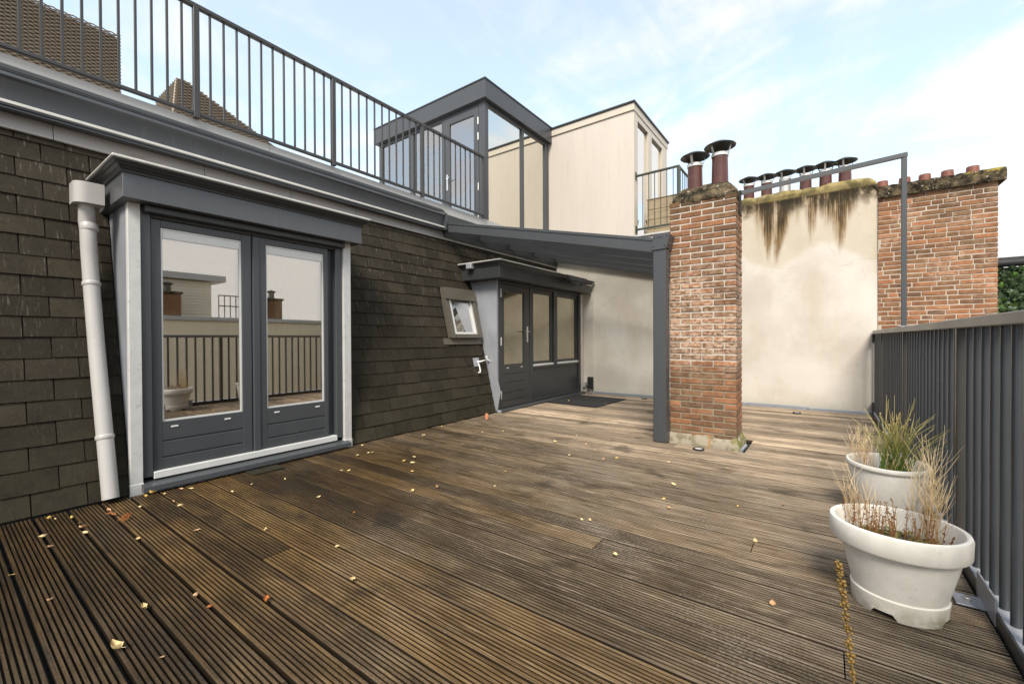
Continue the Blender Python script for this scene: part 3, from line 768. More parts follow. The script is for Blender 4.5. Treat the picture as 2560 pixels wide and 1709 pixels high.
# ------------------------------------------------------------------ glass roof house
gh = thing('glass_roof_house', (-6, 6.5, 2.87), 'dark grey flat roofed glass box with a glazed door on the roof terrace', 'roof house')
GX0, GX1, GY0, GY1 = -7.47, -4.52, 5.46, 7.58
obj('roof', MB().cbox(GX0, GX1, GY0, GY1, 5.03, 5.325, .004), 'grey', gh)
obj('roof_edge', MB().cbox(GX0-.012, GX1+.012, GY0-.012, GY1, 5.326, 5.352, .004), 'greydark', gh)
obj('ceiling', MB().box(GX0+.12, GX1-.12, GY0+.12, GY1-.02, 5.00, 5.028), 'whiteplastic', gh)
ys, xs = GY0+.07, GX1-.07
fr = [(xs-.13, xs, ys, ys+.10, 2.87, 5.029), (GX0+.07, GX0+.16, ys, ys+.09, 2.87, 5.029), (GX0+.07, xs-.13, ys+.01, ys+.07, 4.965, 5.027), (xs-.07, xs-.01, ys+.10, GY1-.01, 4.965, 5.027),
      (xs-.08, xs-.004, 6.62, 6.69, 2.87, 4.965), (xs-.08, xs-.004, 7.44, 7.575, 2.87, 4.965), (-5.60, -5.51, ys+.004, ys+.08, 2.87, 4.965), (-6.46, -6.37, ys+.004, ys+.08, 2.87, 4.965),
      (GX0+.074, GX0+.15, GY1-.10, GY1-.01, 2.87, 4.965), (xs-.075, xs-.006, ys+.10, GY1-.01, 2.87, 2.95)]
for b in fr: frame_box(gh, 'frame', 'grey', *b)
panes = [(-6.37, -5.60, ys+.035, ys+.045, 2.9, 4.965), (GX0+.16, -6.46, ys+.035, ys+.045, 2.9, 4.965)]
for b in panes: obj('pane', MB().box(*b), 'glassbox', gh)
for (a, b) in ((ys+.10, 6.62), (6.69, 7.44)): obj('pane', MB().box(xs-.045, xs-.035, a, b, 2.95, 4.965), 'glassside', gh)
obj('pane', MB().box(GX0+.11, GX0+.12, ys+.09, GY1-.10, 2.9, 4.965), 'glassbox', gh)
dg = MB()
for b in ((-5.508, -5.40, 2.90, 4.96), (-4.83, -4.725, 2.90, 4.96), (-5.40, -4.83, 4.85, 4.96), (-5.40, -4.83, 2.90, 3.10)):
    dg.cbox(b[0], b[1], ys-.004, ys+.05, b[2], b[3], .003)
dd = obj('door', dg, 'grey', gh, label='glazed terrace door with silver handle')
obj('pane', MB().box(-5.40, -4.83, ys+.02, ys+.03, 3.10, 4.85), 'glassbox', dd)
obj('handle', MB().cbox(-5.475, -5.435, ys-.014, ys-.004, 3.70, 3.98, .003).tube([(-5.455, ys-.01, 3.90), (-5.455, ys-.055, 3.90), (-5.36, ys-.06, 3.90)], .010, 8), 'steel', dd)
for z in (4.72, 4.46, 3.62, 3.12): obj('hinge', MB().tube([(-4.728, ys-.008, z-.06), (-4.728, ys-.008, z+.06)], .010, 6), 'alu', dd)

# ------------------------------------------------------------------ wicker furniture on the terrace
def weave(mb, O, U, Vv, W, H, nu, nv, amp=.006):
    """strands woven over and under uprights; O corner, U along, Vv up (unit), normal = U x V"""
    O, U, Vv = Vector(O), Vector(U), Vector(Vv); Nn = U.cross(Vv).normalized()
    for r in range(nv):
        k = len(mb.v)
        for i in range(nu+1):
            s = math.sin(math.pi*(i*.5 + r))*amp
            if i % 2 == 0: s = amp*(1 if (i//2 + r) % 2 else -1)
            else: s = 0
            for (dz, dn) in ((.08, -.004), (.5, .004), (.92, -.004)):
                mb.v.append(tuple(O + U*(W*i/nu) + Vv*(H*(r+dz)/nv) + Nn*(s+dn)))
        for i in range(nu):
            for j in range(2): mb.f.append((k+3*i+j, k+3*i+3+j, k+3*i+4+j, k+3*i+1+j))
def smooth_poly(pts): return pts
sf = thing('wicker_sofa', (-5.4, .4, 2.87), 'brown woven wicker sofa back behind the railing at upper left', 'sofa')
MT['wickerdark'] = simple('wicker_core', (.035, .024, .015), .8)
obj('back_core', MB().cbox(-5.27, -5.215, -.75, 1.065, 2.88, 3.83, .02), 'wickerdark', sf)
m = MB(); weave(m, (-5.205, -.75, 2.90), (0, 1, 0), (0, 0, 1), 1.83, .945, 120, 62, .007); weave(m, (-5.275, 1.075, 2.90), (1, 0, 0), (0, 0, 1), .07, .94, 4, 62, .004)
obj('back', m, 'wicker', sf, 60)
obj('seat', MB().cbox(-6.0, -5.28, -.75, 1.05, 3.10, 3.28, .02), 'wicker', sf)
for y in (-.72, .98): obj('leg', MB().box(-5.98, -5.92, y, y+.06, 2.865, 3.10), 'wicker', sf)
ch = thing('wicker_armchair', (-5.5, 1.9, 2.87), 'brown woven wicker armchair with sloping arm behind the railing', 'armchair')
ar = [(-5.26, 1.44, 2.88), (-5.26, 1.505, 3.66), (-5.26, 1.57, 3.668), (-5.26, 2.50, 3.285), (-5.26, 2.60, 2.88)]
obj('arm_core', MB().prism(ar, (.05, 0, 0)), 'wickerdark', ch)
m = MB()
nv = 52
for r in range(nv):
    z = 2.89 + .775*r/nv
    ya = 1.44 + .065*(z-2.88)/.78
    yb = 2.60 - .10*(z-2.88)/.405 if z < 3.285 else 2.50 - .93*(z-3.285)/.383
    if yb-ya < .03: continue
    weave(m, (-5.20, ya, z), (0, 1, 0), (0, 0, 1), yb-ya, .775/nv, max(4, int((yb-ya)*56)//2*2), 1, .007*(1 if r % 2 else -1))
obj('arm', m, 'wicker', ch, 60)
obj('arm_border', MB().tube([(-5.225, 1.44, 2.9), (-5.225, 1.505, 3.655), (-5.225, 1.565, 3.668), (-5.225, 2.50, 3.287), (-5.225, 2.60, 2.9)], .014, 8), 'wicker', ch, 60)
obj('back', MB().prism([(-5.85, 1.44, 2.88), (-5.85, 1.505, 3.66), (-5.85, 1.565, 3.66), (-5.85, 1.55, 2.88)], (.585, 0, 0)), 'wickerdark', ch)
m = MB(); weave(m, (-5.85, 1.437, 2.89), (1, 0, 0), Vector((0, .065, .78)).normalized(), .65, .775, 44, nv, .007)
obj('back_weave', m, 'wicker', ch, 60)
obj('seat', MB().cbox(-5.85, -5.27, 1.56, 2.45, 3.08, 3.25, .02), 'wicker', ch)

# ------------------------------------------------------------------ beige neighbour house with its balcony
bh = thing('beige_house', (-5, 8.6, 2.8), 'beige rendered flat roofed roof house beside the glass box', 'house')
obj('wall', MB().box(-9.5, -2.83, YW, 7.72, 2.90, 5.17).box(-9.5, -9.4, 7.72, 9.6, 2.8, 5.17).box(-9.4, -2.9, 9.52, 9.6, 2.8, 5.17), 'beige', bh)
obj('roof', MB().cbox(-9.5, -2.80, 7.575, 9.63, 5.172, 5.30, .004), 'beigewood', bh)
obj('roof_edge', MB().cbox(-9.52, -2.775, 7.55, 9.66, 5.302, 5.335, .004), 'greydark', bh)
for b in ((-2.90, -2.812, 7.605, 7.80, 2.86, 5.17), (-2.90, -2.815, 8.38, 8.60, 2.86, 5.10), (-2.90, -2.812, 9.27, 9.60, 2.86, 5.17), (-2.90, -2.814, 7.80, 9.27, 5.06, 5.17), (-2.90, -2.82, 7.80, 8.38, 2.86, 2.94), (-2.90, -2.82, 8.60, 9.27, 2.86, 2.94)):
    frame_box(bh, 'frame', 'beigewood', *b)
for (a, b) in ((7.80, 8.38), (8.60, 9.27)): obj('pane', MB().box(-2.87, -2.86, a, b, 2.94, 5.06), 'glassneigh', bh)
obj('room_wall', MB().quad((-5, 7.73, 2.86), (-5, 9.5, 2.86), (-5, 9.5, 5.1), (-5, 7.73, 5.1)), 'interior', bh)
obj('balcony_floor', MB().box(-9.3, -1.10, 7.74, 10.2, 2.70, 2.85), 'plate', bh)

br = thing('balcony_railing', (-2.4, 7.7, 2.9), 'dark green balcony railing beside the beige house', 'railing')
obj('top_rail', MB().tube([(-2.80, 7.70, 4.01), (-2.06, 7.70, 4.02)], .022, 10).tube([(-2.06, 7.70, 4.02), (-2.06, 9.4, 4.02)], .022, 10), 'greenrail', br, 50)
obj('bottom_rail', MB().tube([(-2.80, 7.70, 3.035), (-2.06, 7.70, 3.045)], .020, 10).tube([(-2.06, 7.70, 3.045), (-2.06, 9.4, 3.045)], .020, 10), 'greenrail', br, 50)
for y in (7.70, 9.4): obj('post', MB().cbox(-2.085, -2.035, y-.025, y+.025, 2.85, 4.03, .004), 'greenrail', br)
bl = MB().tube([(0, 0, 3.04), (0, 0, 4.01)], .0075, 6).mesh('baluster', 'greenrail')
for k in range(6): link('baluster', bl, br, (-2.685 + .107*k, 7.70, 0))
for k in range(1, 14): link('baluster', bl, br, (-2.06, 7.70 + .122*k, 0))
for z in (4.01, 3.035): obj('wall_plate', MB().cbox(-2.812, -2.80, 7.665, 7.735, z-.07, z+.07, .003), 'greenrail', br)

pb = thing('wooden_planter', (-2.2, 8.0, 2.85), 'weathered wooden planter box on the balcony behind the green railing', 'planter')
bdm = {}
for k in range(4):
    z0 = 2.86 + .18*k
    obj('board', MB().cbox(-2.66, -1.55, 7.86, 7.89, z0+.003, z0+.177, .004), 'oldwood', pb); obj('board', MB().cbox(-2.66, -2.63, 7.892, 8.4, z0+.003, z0+.177, .004), 'oldwood', pb)
obj('corner_post', MB().box(-2.628, -2.58, 7.892, 7.94, 2.86, 3.57), 'oldwood', pb)
obj('soil', MB().box(-2.628, -1.56, 7.945, 8.39, 3.40, 3.48), 'soil', pb)
obj('top_board', MB().cbox(-2.67, -1.54, 7.85, 7.93, 3.582, 3.60, .004), 'oldwood', pb)
bp = thing('balcony_shrub', (-2.74, 8.2, 2.86), 'small green shrub with grey branch between planter and beige house', 'shrub')
obj('branch', MB().tube([(-2.74, 8.22, 2.86), (-2.72, 8.2, 3.1), (-2.78, 8.15, 3.3)], .015, 6).tube([(-2.72, 8.2, 3.1), (-2.66, 8.5, 3.42)], .012, 6), 'oldwood', bp)
m = MB()
for i in range(90):
    c = Vector((-2.73 + rng.gauss(0, .04), 8.12 + rng.gauss(0, .06), 2.92 + abs(rng.gauss(0, .07)))); d = Vector((rng.uniform(-1, 1), rng.uniform(-1, 1), rng.uniform(-.3, 1))).normalized()*.03; e = d.cross(Vector((.3, .2, 1))).normalized()*.012
    m.quad(c-d, c+e, c+d, c-e)
obj('leaves', m, 'ivy', bp)['kind'] = 'stuff'
obj('skylight_dome', MB().lathe([(.17, 2.852), (.17, 2.885), (.15, 2.915), (.10, 2.94), (.04, 2.952), (.001, 2.954)], -2.35, 7.80, 20), 'dome', bh, 50)

# ------------------------------------------------------------------ party wall under the pergola
pw = thing('plastered_wall', (-2.5, 7.65, 0), 'cream plastered wall under the grey pergola', 'wall')
obj('wall', MB().box(-4.5, -1.165, YW, 7.735, -.3, 2.87), 'stucco', pw)
obj('pilaster', MB().cbox(-3.803, -3.60, 7.555, YW, -.02, 1.93, .006), 'stucco', pw)
obj('base_flashing', MB().cbox(-3.60, -1.0, 7.565, 7.598, -.03, .045, .006), 'lead', pw)
obj('wall_ledge', MB().cbox(-2.79, -1.17, 7.56, 7.735, 2.872, 2.905, .005), 'capping', pw)

# ------------------------------------------------------------------ tall stained wall with flues
tw = thing('stained_wall', (-.25, 7.7, 0), 'tall cream rendered wall with dark drip stains and a row of flues on top', 'wall')
def outline(inset, zoff):
    x0, x1, zt, r = -1.16+inset, .56-inset, 3.24-zoff, .15-inset*.4
    pts = [(x0, -.3)]
    pts += [(x0 + r - r*math.cos(a), zt - r + r*math.sin(a)) for a in [math.pi/2*i/8 for i in range(9)]]
    for i in range(1, 12):
        x = x0 + r + (x1-x0-2*r)*i/12; pts.append((x, zt + .012*math.sin(x*9) + .008*math.sin(x*23)))
    pts += [(x1 - r + r*math.sin(a), zt - r + r*math.cos(a)) for a in [math.pi/2*i/8 for i in range(9)]]
    pts += [(x1, -.3)]
    return pts
layers = [(.0, .125, YW), (.0, .09, YW-.022), (.0, .045, YW-.025), (.01, .012, YW-.008), (.03, .0, YW+.03), (.03, .0, 8.06)]
mb = MB()
for (ins, zo, y) in layers:
    pts = outline(ins if y > YW+.02 else 0, zo); 
    mb.v += [(x, (y if z > 3.0-.0 or y >= YW else YW), z) for x, z in pts]
n = len(outline(0, 0))
mb.f.append(tuple(reversed(range(n))))
for L in range(len(layers)-1):
    for i in range(n-1): mb.f.append((L*n+i, L*n+i+1, (L+1)*n+i+1, (L+1)*n+i))
mb.f.append(tuple(range((len(layers)-1)*n, len(layers)*n)))
obj('wall', mb, 'stuccotall', tw, 35)
obj('base_flashing', MB().cbox(-1.0, -.22, 7.567, 7.598, -.03, .052, .006).cbox(-.215, .50, 7.562, 7.597, -.03, .042, .006), 'lead', tw)

def flue_parts(parent, name, r, h, rc, cmat, loc, tilt=0, shiny=False, cuts=True):
    f = obj(name, MB().lathe([(r*1.08, -.12), (r*1.06, .0), (r*.98, h-.01), (r*.99, h), (r*.86, h), (r*.84, h-.12)], n=20), cmat, parent, 50)
    f.location = loc; f.rotation_euler = (0, 0, tilt)
    obj('collar', MB().lathe([(r*1.02, h-.035), (r*1.07, h-.034), (r*1.07, h-.004), (r*1.02, h-.003)], n=20), 'alu', f, 50)
    zc = h + .07
    obj('rain_cap', MB().lathe([(rc*.96, zc-.004), (rc, zc), (rc*.97, zc+.006), (rc*.5, zc+.040), (.001, zc+.068)], n=32).lathe([(rc*.96, zc-.004), (rc*.5, zc+.034), (.001, zc+.060)], n=32), 'cowl', f, 50)
    for k in range(3):
        a = 2*math.pi*k/3 - 1.9; s = MB()
        s.beam((r*1.07*math.cos(a), r*1.07*math.sin(a), h-.02), (rc*.72*math.cos(a), rc*.72*math.sin(a), zc+.012), .022, .004)
        obj('strut', s, 'cowlsteel', f)
    return f
for i, x in enumerate((-1.0, -.757, -.513, -.253, -.012, .212)):
    flue_parts(tw, 'flue_pipe', .074, .26, .148, 'cowlsteel' if i == 2 else 'glazed', (x, 7.80 + rng.uniform(-.02, .02), 3.235), rng.uniform(-.4, .4))

# ------------------------------------------------------------------ brick chimney
bc = thing('brick_chimney', (-1.0, 4.75, 0), 'square red brick chimney with two capped clay flues beside the pergola post', 'chimney')
CX0, CX1, CY0, CY1 = -1.314, -.694, 4.58, 4.92
obj('mortar', MB().box(CX0+.006, CX1-.006, CY0+.006, CY1-.006, .03, 2.45), 'mortar', bc)
_bm = {}
def brick(parent, x0, x1, y0, y1, z0, z1, mat, jit=.0025, loose=None):
    key = (round(x1-x0, 3), round(y1-y0, 3), round(z1-z0, 3), mat, rng.randint(0, 2))
    if key not in _bm:
        mb = MB().cbox(0, key[0], 0, key[1], 0, key[2], .0045)
        mb.v = [tuple(q + rng.uniform(-.0018, .0018) for q in p) for p in mb.v]
        _bm[key] = mb.mesh('brick', mat)
    if loose is not None:
        me = _bm[key]; k = len(loose.v); loose.v += [(a.co.x+x0, a.co.y+y0, a.co.z+z0) for a in me.vertices]; loose.f += [tuple(k+i for i in p.vertices) for p in me.polygons]; return
    o = link('brick', _bm[key], parent, (x0 + rng.uniform(-jit, jit)*.6, y0 + rng.uniform(-jit, jit), z0 + rng.uniform(-.0012, .0012)))
    o.rotation_euler = (0, rng.uniform(-.006, .006), rng.uniform(-.006, .006))
nc = 40; cp = 2.40/nc; j = .011; z = .06
L3 = (CX1-CX0 + j)/3; cnt = 0; back = MB()
for c in range(nc):
    z0, z1 = z, z+cp-j
    if c % 2 == 0:
        for k in range(3): brick(bc, CX0+L3*k, CX0+L3*(k+1)-j, CY0, CY0+.097, z0, z1, 'brick')
        for (a, b) in ((CX1-.10, CX1), (CX0, CX0+.10)): brick(bc, a, b, CY0+.097+j, CY1-.10, z0, z1, 'brick')
        for k in range(3): brick(bc, CX0+L3*k, CX0+L3*(k+1)-j, CY1-.09, CY1, z0, z1, 'brick', loose=back)
    else:
        h = .1
        for (a, b) in ((CX1-h, CX1), (CX0, CX0+h)):
            brick(bc, a, b, CY0, CY0+.20, z0, z1, 'brick')
            brick(bc, a, b, CY0+.20+j, CY1, z0, z1, 'brick', loose=None if a > -1 else back)
        m2 = (CX1-CX0-2*h-3*j)/2
        for k in range(2): brick(bc, CX0+h+j+(m2+j)*k, CX0+h+j+(m2+j)*k+m2, CY0, CY0+.097, z0, z1, 'brick')
    z += cp
obj('rear_bricks', back, 'brick', bc)['kind'] = 'stuff'
# cement plinth, uneven
mb = MB(); N = 48
def ring(o, z, wob):
    for i in range(N):
        a = 2*math.pi*i/N; c, s_ = math.cos(a), math.sin(a)
        hx, hy = (CX1-CX0)/2+o, (CY1-CY0)/2+o
        q = 1/max(abs(c)/1, abs(s_)/1); px, py_ = c*q, s_*q
        mb.v.append(((CX0+CX1)/2 + px*hx + rng.uniform(-wob, wob), (CY0+CY1)/2 + py_*hy + rng.uniform(-wob, wob), z + rng.uniform(-wob, wob)*1.5*(1 if z > .02 else 0)))
ring(.034, -.03, 0); ring(.030, .012, .004); ring(.016, .05, .006); ring(.004, .085, .010); ring(-.02, .088, .004)
for L in range(4):
    for i in range(N): mb.f.append((L*N+i, L*N+(i+1) % N, (L+1)*N+(i+1) % N, (L+1)*N+i))
obj('plinth', mb, 'plinth', bc, 40)
mb = MB(); N = 56
levels = [(.005, 2.43), (.008, 2.455), (-.004, 2.495), (-.035, 2.545), (-.075, 2.585), (-.12, 2.61), (-.165, 2.622)]
for (o, z) in levels:
    for i in range(N):
        a = 2*math.pi*i/N; c, s_ = math.cos(a), math.sin(a); p = 5
        q = (abs(c)**p + abs(s_)**p)**(-1/p)
        hx, hy = (CX1-CX0)/2 + o, (CY1-CY0)/2 + max(o, -.15)
        mb.v.append(((CX0+CX1)/2 + c*q*hx + rng.uniform(-.004, .004), (CY0+CY1)/2 + s_*q*hy + rng.uniform(-.004, .004), z + (rng.uniform(-.016, .016) if z < 2.45 else rng.uniform(-.009, .009))))
for L in range(len(levels)-1):
    for i in range(N): mb.f.append((L*N+i, L*N+(i+1) % N, (L+1)*N+(i+1) % N, (L+1)*N+i))
mb.f.append(tuple((len(levels)-1)*N+i for i in range(N)))
obj('chimney_cap', mb, 'lichen', bc, 50)
flue_parts(bc, 'flue_pipe', .071, .262, .143, 'glazed', (-1.105, 4.75, 2.60), .2)
flue_parts(bc, 'flue_pipe', .074, .285, .148, 'glazed', (-.868, 4.75, 2.625), -.3)
obj('lead_gutter', MB().tube([(-.652, 4.56, -.012), (-.646, 4.80, -.012)], .018, 8), 'lead', bc, 50)

# ------------------------------------------------------------------ steel frame from the chimney to the fence
bf = thing('steel_goal_frame', (.53, 4.96, 1.14), 'thin dark steel frame spanning from the chimney to the fence rail', 'frame')
obj('beam', MB().beam((-.672, 4.73, 2.472), (.553, 4.96, 2.612), .036, .036), 'grey', bf)
obj('post', MB().cbox(.517, .553, 4.942, 4.978, 1.150, 2.628, .003), 'grey', bf)
obj('foot_plate', MB().cbox(.495, .575, 4.90, 5.02, 1.1445, 1.152, .002), 'plate', bf)
obj('wall_bracket', MB().cbox(-.690, -.672, 4.70, 4.735, 2.25, 2.495, .003), 'black', bf)

# ------------------------------------------------------------------ pergola
pg = thing('pergola', (-1.36, 4.47, 0), 'dark grey lean-to pergola with slatted roof and one square post', 'pergola')
zl = lambda x: 2.655 - .2187*(x + 4.39)          # centre line of the front beam
def rafter(y, w, top, bot, x0=-4.40, x1=-1.43):
    return MB().prism([(x0, y, zl(x0)-bot), (x1, y, zl(x1)-bot), (x1, y, zl(x1)+top), (x0, y, zl(x0)+top)], (0, w, 0))
obj('front_beam', rafter(4.40, .06, .040, .065), 'grey', pg)
obj('beam_cap', rafter(4.392, .075, .072, -.042), 'grey', pg)
for y in (5.18, 5.96, 6.74, 7.52): obj('rafter', rafter(y, .055, .038, .065), 'grey', pg)
ny = 5
for a, b in zip((4.47, 5.238, 6.018, 6.798), (5.178, 5.958, 6.738, 7.518)):
    obj('roof_panel', rafter(a, b-a, .052, -.042, -4.40, -1.36), 'glassroof', pg)
obj('wall_plate', MB().box(-4.445, -4.402, 4.40, 7.58, 2.52, 2.76), 'greydark', pg)
obj('eave_beam', MB().prism([(-1.43, 4.40, 1.965), (-1.43, 4.40, 2.105), (-1.265, 4.40, 2.10), (-1.295, 4.40, 1.965)], (0, 3.17, 0)), 'grey', pg)
ep = obj('end_plate', MB().prism([(-1.447, 4.386, 1.952), (-1.42, 4.386, 2.115), (-1.258, 4.386, 2.105), (-1.288, 4.386, 1.975), (-1.30, 4.386, 1.957)], (0, .013, 0)), 'grey', pg)
for (x, z) in ((-1.415, 2.075), (-1.285, 2.082), (-1.425, 1.985), (-1.31, 1.985)): obj('screw', MB().tube([(x, 4.381, z), (x, 4.388, z)], .006, 8), 'black', ep)
obj('slot', MB().box(-1.385, -1.33, 4.383, 4.388, 2.071, 2.076), 'black', ep)
obj('post', MB().cbox(-1.432, -1.302, 4.40, 4.53, .0, 1.964, .006), 'grey', pg)
obj('gutter_outlet', MB().tube([(-1.345, 4.56, .0), (-1.345, 4.56, .03)], .03, 10), 'black', pg)

# ------------------------------------------------------------------ heater, sockets, mat, deck lights
ht = thing('patio_heater', (-3.55, 6.6, 2.0), 'black wall heater with wire grille on the far dormer cornice', 'heater')
obj('bracket', MB().beam((-3.60, 6.52, 2.02), (-3.53, 6.52, 2.02), .02, .02).beam((-3.60, 6.98, 2.02), (-3.53, 6.98, 2.02), .02, .02), 'black', ht)
obj('housing', MB().prism([(-3.56, 6.35, 2.09), (-3.46, 6.35, 2.02), (-3.42, 6.35, 2.03), (-3.50, 6.35, 2.13)], (0, .72, 0)), 'black', ht)
gr = MB()
for k in range(13): y = 6.48 + .035*k; gr.beam((-3.555, y, 2.082), (-3.465, y, 2.012), .004, .004)
for k in range(3): gr.beam((-3.55+.04*k, 6.47, 2.076-.03*k), (-3.55+.04*k, 6.91, 2.076-.03*k), .004, .004)
obj('grille', gr, 'steel', ht)
obj('arm', MB().tube([(-3.50, 7.07, 2.03), (-3.50, 7.30, 2.03), (-3.58, 7.36, 1.99)], .008, 6), 'steel', ht)
sk2 = thing('socket_box', (-3.70, 7.54, .2), 'grey socket and black box with loose cables at the foot of the cream wall', 'socket')
obj('socket', MB().cbox(-3.80, -3.735, 7.50, 7.553, .12, .22, .006), 'pvc', sk2)
obj('black_box', MB().cbox(-3.70, -3.595, 7.49, 7.553, .10, .32, .008), 'black', sk2)
obj('cable', MB().tube([(-3.73, 7.49, .17), (-3.69, 7.45, .16), (-3.67, 7.46, .08), (-3.64, 7.44, .01), (-3.58, 7.43, .02), (-3.55, 7.45, .10), (-3.58, 7.48, .14)], .008, 6).tube([(-3.66, 7.48, .10), (-3.68, 7.44, .05), (-3.72, 7.42, .012), (-3.80, 7.40, .012)], .009, 6), 'black', sk2, 50)
mt = obj('door_mat', MB().cbox(-.46, .46, -.53, .53, 0, .016, .004), 'mat'); mt.location = (-3.26, 6.58, .003); mt.rotation_euler = (0, 0, R(-3))
tag(mt, 'large black doormat on the boards before the far dormer door', 'doormat')
def deck_light(x, y, label):
    t = thing('deck_light', (x, y, 0), label, 'light', 'round lights set in the deck')
    obj('ring', MB().lathe([(.048, .002), (.052, .012), (.046, .018), (.036, .016), (.035, .010)], x, y, 28), 'black', t, 50)
    obj('lens', MB().lathe([(.0355, .009), (.036, .013), (.02, .016), (.001, .0165)], x, y, 24), 'lampglass', t, 50)
deck_light(-.975, 4.31, 'round black rimmed deck light in front of the brick chimney')
deck_light(-.33, 7.16, 'round deck light near the foot of the stained wall')
deck_light(-2.55, 7.36, 'round deck light at the foot of the cream wall under the pergola')
tt = obj('clay_tube', MB().lathe([(.019, .004), (.021, .004), (.021, .074), (.0195, .078), (.016, .078), (.016, .01)], 0, 0, 18), 'terracotta', None, 40); tt.location = (-3.60, 4.35, 0)
tag(tt, 'small upright terracotta tube standing on the deck by the slates', 'tube')
ww = thing('slate_offcut', (-3.63, 1.62, 0), 'dark piece of slate lying below the double door sill', 'slate')
obj('slate', MB().cbox(-3.735, -3.60, 1.50, 1.74, .002, .012, .002), 'tile', ww)

# ------------------------------------------------------------------ right fence
fc = thing('metal_fence', (.535, 4, 0), 'anthracite metal fence of round upright bars along the right deck edge', 'fence')
FX = .535
obj('top_rail', MB().cbox(.503, .567, -1.4, 7.575, 1.100, 1.144, .004), 'railpale', fc)
obj('base_plate', MB().cbox(.507, .620, -1.4, 7.575, .036, .050, .003), 'plate', fc)
obj('base_angle', MB().box(.500, .506, -1.4, 7.58, -.03, .052), 'greydark', fc)
fposts = [-.66, 1.15, 2.96, 4.77, 6.58]
pm = MB().cbox(-.028, .028, -.02, .02, .05, 1.101, .003).mesh('post', 'greyrail')
bm_ = MB().tube([(0, 0, .05), (0, 0, 1.101)], .0150, 14).mesh('bar', 'fencebar', 50)
for i, y in enumerate(fposts):
    link('post', pm, fc, (FX, y, 0))
    y1 = fposts[i+1] if i+1 < len(fposts) else 8.39
    nb = 15
    for k in range(1, nb):
        yy = y + (y1-y)*k/nb
        if yy < 7.56: link('bar', bm_, fc, (FX, yy, 0))
for z in (.985, .06): obj('wall_fixing', MB().cbox(.500, .530, 7.50, 7.598, z, z+.112, .003), 'black', fc)
obj('foot_plate', MB().cbox(.415, .505, 2.40, 2.50, .002, .010, .002).box(.498, .504, 2.30, 2.54, .0, .10), 'plate', fc)
obj('bolt', MB().lathe([(.012, .010), (.012, .018), (.006, .019), (.006, .028), (.001, .028)], .455, 2.45, 6), 'steel', fc)

# ------------------------------------------------------------------ right brick wall
bw = thing('brick_wall', (1.1, 7.9, 0), 'weathered orange brick wall with lichen coping and short clay pots', 'wall')
WX0, WX1, WY = .57, 1.69, 7.74
obj('mortar', MB().box(WX0, WX1-.006, WY+.006, 8.15, -9, 2.98), 'mortarfar', bw)
wp = .0618; lower = MB(); shown = 0
for c in range(int((2.93+1.2)/wp)):
    z1 = 2.945 - c*wp; z0 = z1-wp+.012
    x = WX1; first = True; flem = c % 2
    seq = ([.10, .21] if flem else [.21, .10]); i = rng.randint(0, 1) if c % 3 else 0
    xx = WX1
    if flem: xx2 = WX1-.10-rng.uniform(0, .02); brick(bw, xx2, WX1, WY, WY+.10, z0, z1, 'brickfar', loose=None if z1 > 1.02 else lower); xx = xx2-.010
    else: xr = WX1-.21-rng.uniform(-.02, .02); brick(bw, xr, WX1, WY, WY+.10, z0, z1, 'brickfar', loose=None if z1 > 1.02 else lower); xx = xr-.010
    while xx > WX0+.03:
        w = rng.choice((.10, .105, .21, .205, .215, .155)) + rng.uniform(-.012, .012)
        a = max(xx-w, WX0)
        if xx-a > .02: brick(bw, a, xx, WY, WY+.10, z0, z1, 'brickfar', loose=None if (z1 > 1.02 and shown < 290) else lower); shown += z1 > 1.02
        xx -= w + .010
obj('lower_bricks', lower, 'brickfar', bw)['kind'] = 'stuff'
cx = MB(); nseg = 24
for i in range(nseg+1):
    x = WX0 + (WX1+.06-WX0)*i/nseg
    for (y, z) in ((WY-.045, 2.952), (WY-.05, 3.0), (WY-.048, 3.06), (WY-.035, 3.105), (WY+.06, 3.125), (8.2, 3.125), (8.2, 2.952)):
        cx.v.append((x, y + rng.uniform(-.005, .005), z + rng.uniform(-.006, .006)))
for i in range(nseg):
    for k in range(7): cx.f.append((7*i+k, 7*i+7+k, 7*i+7+(k+1) % 7, 7*i+(k+1) % 7))
cx.f.append(tuple(range(7))); cx.f.append(tuple(range(nseg*7, nseg*7+7)))
obj('coping', cx, 'lichenfar', bw, 40)
for x in (.63, .86, 1.06, 1.275, 1.505):
    f = obj('chimney_pot', MB().lathe([(.066, 3.10), (.064, 3.15), (.060, 3.222), (.052, 3.226), (.046, 3.20), (.046, 3.12)], x, 7.92, 20), 'stubclay', bw, 45)

# ------------------------------------------------------------------ ivy covered house behind the fence
iv = thing('ivy_house', (3.2, 10.2, -3), 'low house with black gutter behind the fence at far right', 'house')
obj('wall', MB().box(1.4, 9.0, 10.06, 10.4, -9, 2.14), 'mortar', iv)
obj('ledge', MB().cbox(1.4, 9.0, 9.96, 10.059, -.50, -.30, .006), 'capping', iv)
mb = MB()
for c in range(26):
    z0 = -2.3 + .068*c; x = 2.0 + (c % 2)*.11
    while x < 3.1: brick(iv, x, x+.21, 10.03, 10.10, z0, z0+.056, 'brickfar', loose=mb); x += .222
obj('wall_bricks', mb, 'brickfar', iv)['kind'] = 'stuff'
obj('gutter', MB().tube([(1.4, 9.96, 2.20), (9, 9.96, 2.20)], .062, 16), 'black', iv, 50)
obj('roof_edge', MB().cbox(1.4, 9.0, 9.94, 10.5, 2.268, 2.288, .004), 'greydark', iv)
ivy = thing('ivy', (2.5, 10.0, 1), 'dense green ivy covering the wall under the black gutter', 'ivy')
obj('ivy_backing', MB().box(1.42, 8.9, 10.02, 10.058, -.29, 2.13), 'ivydark', ivy)
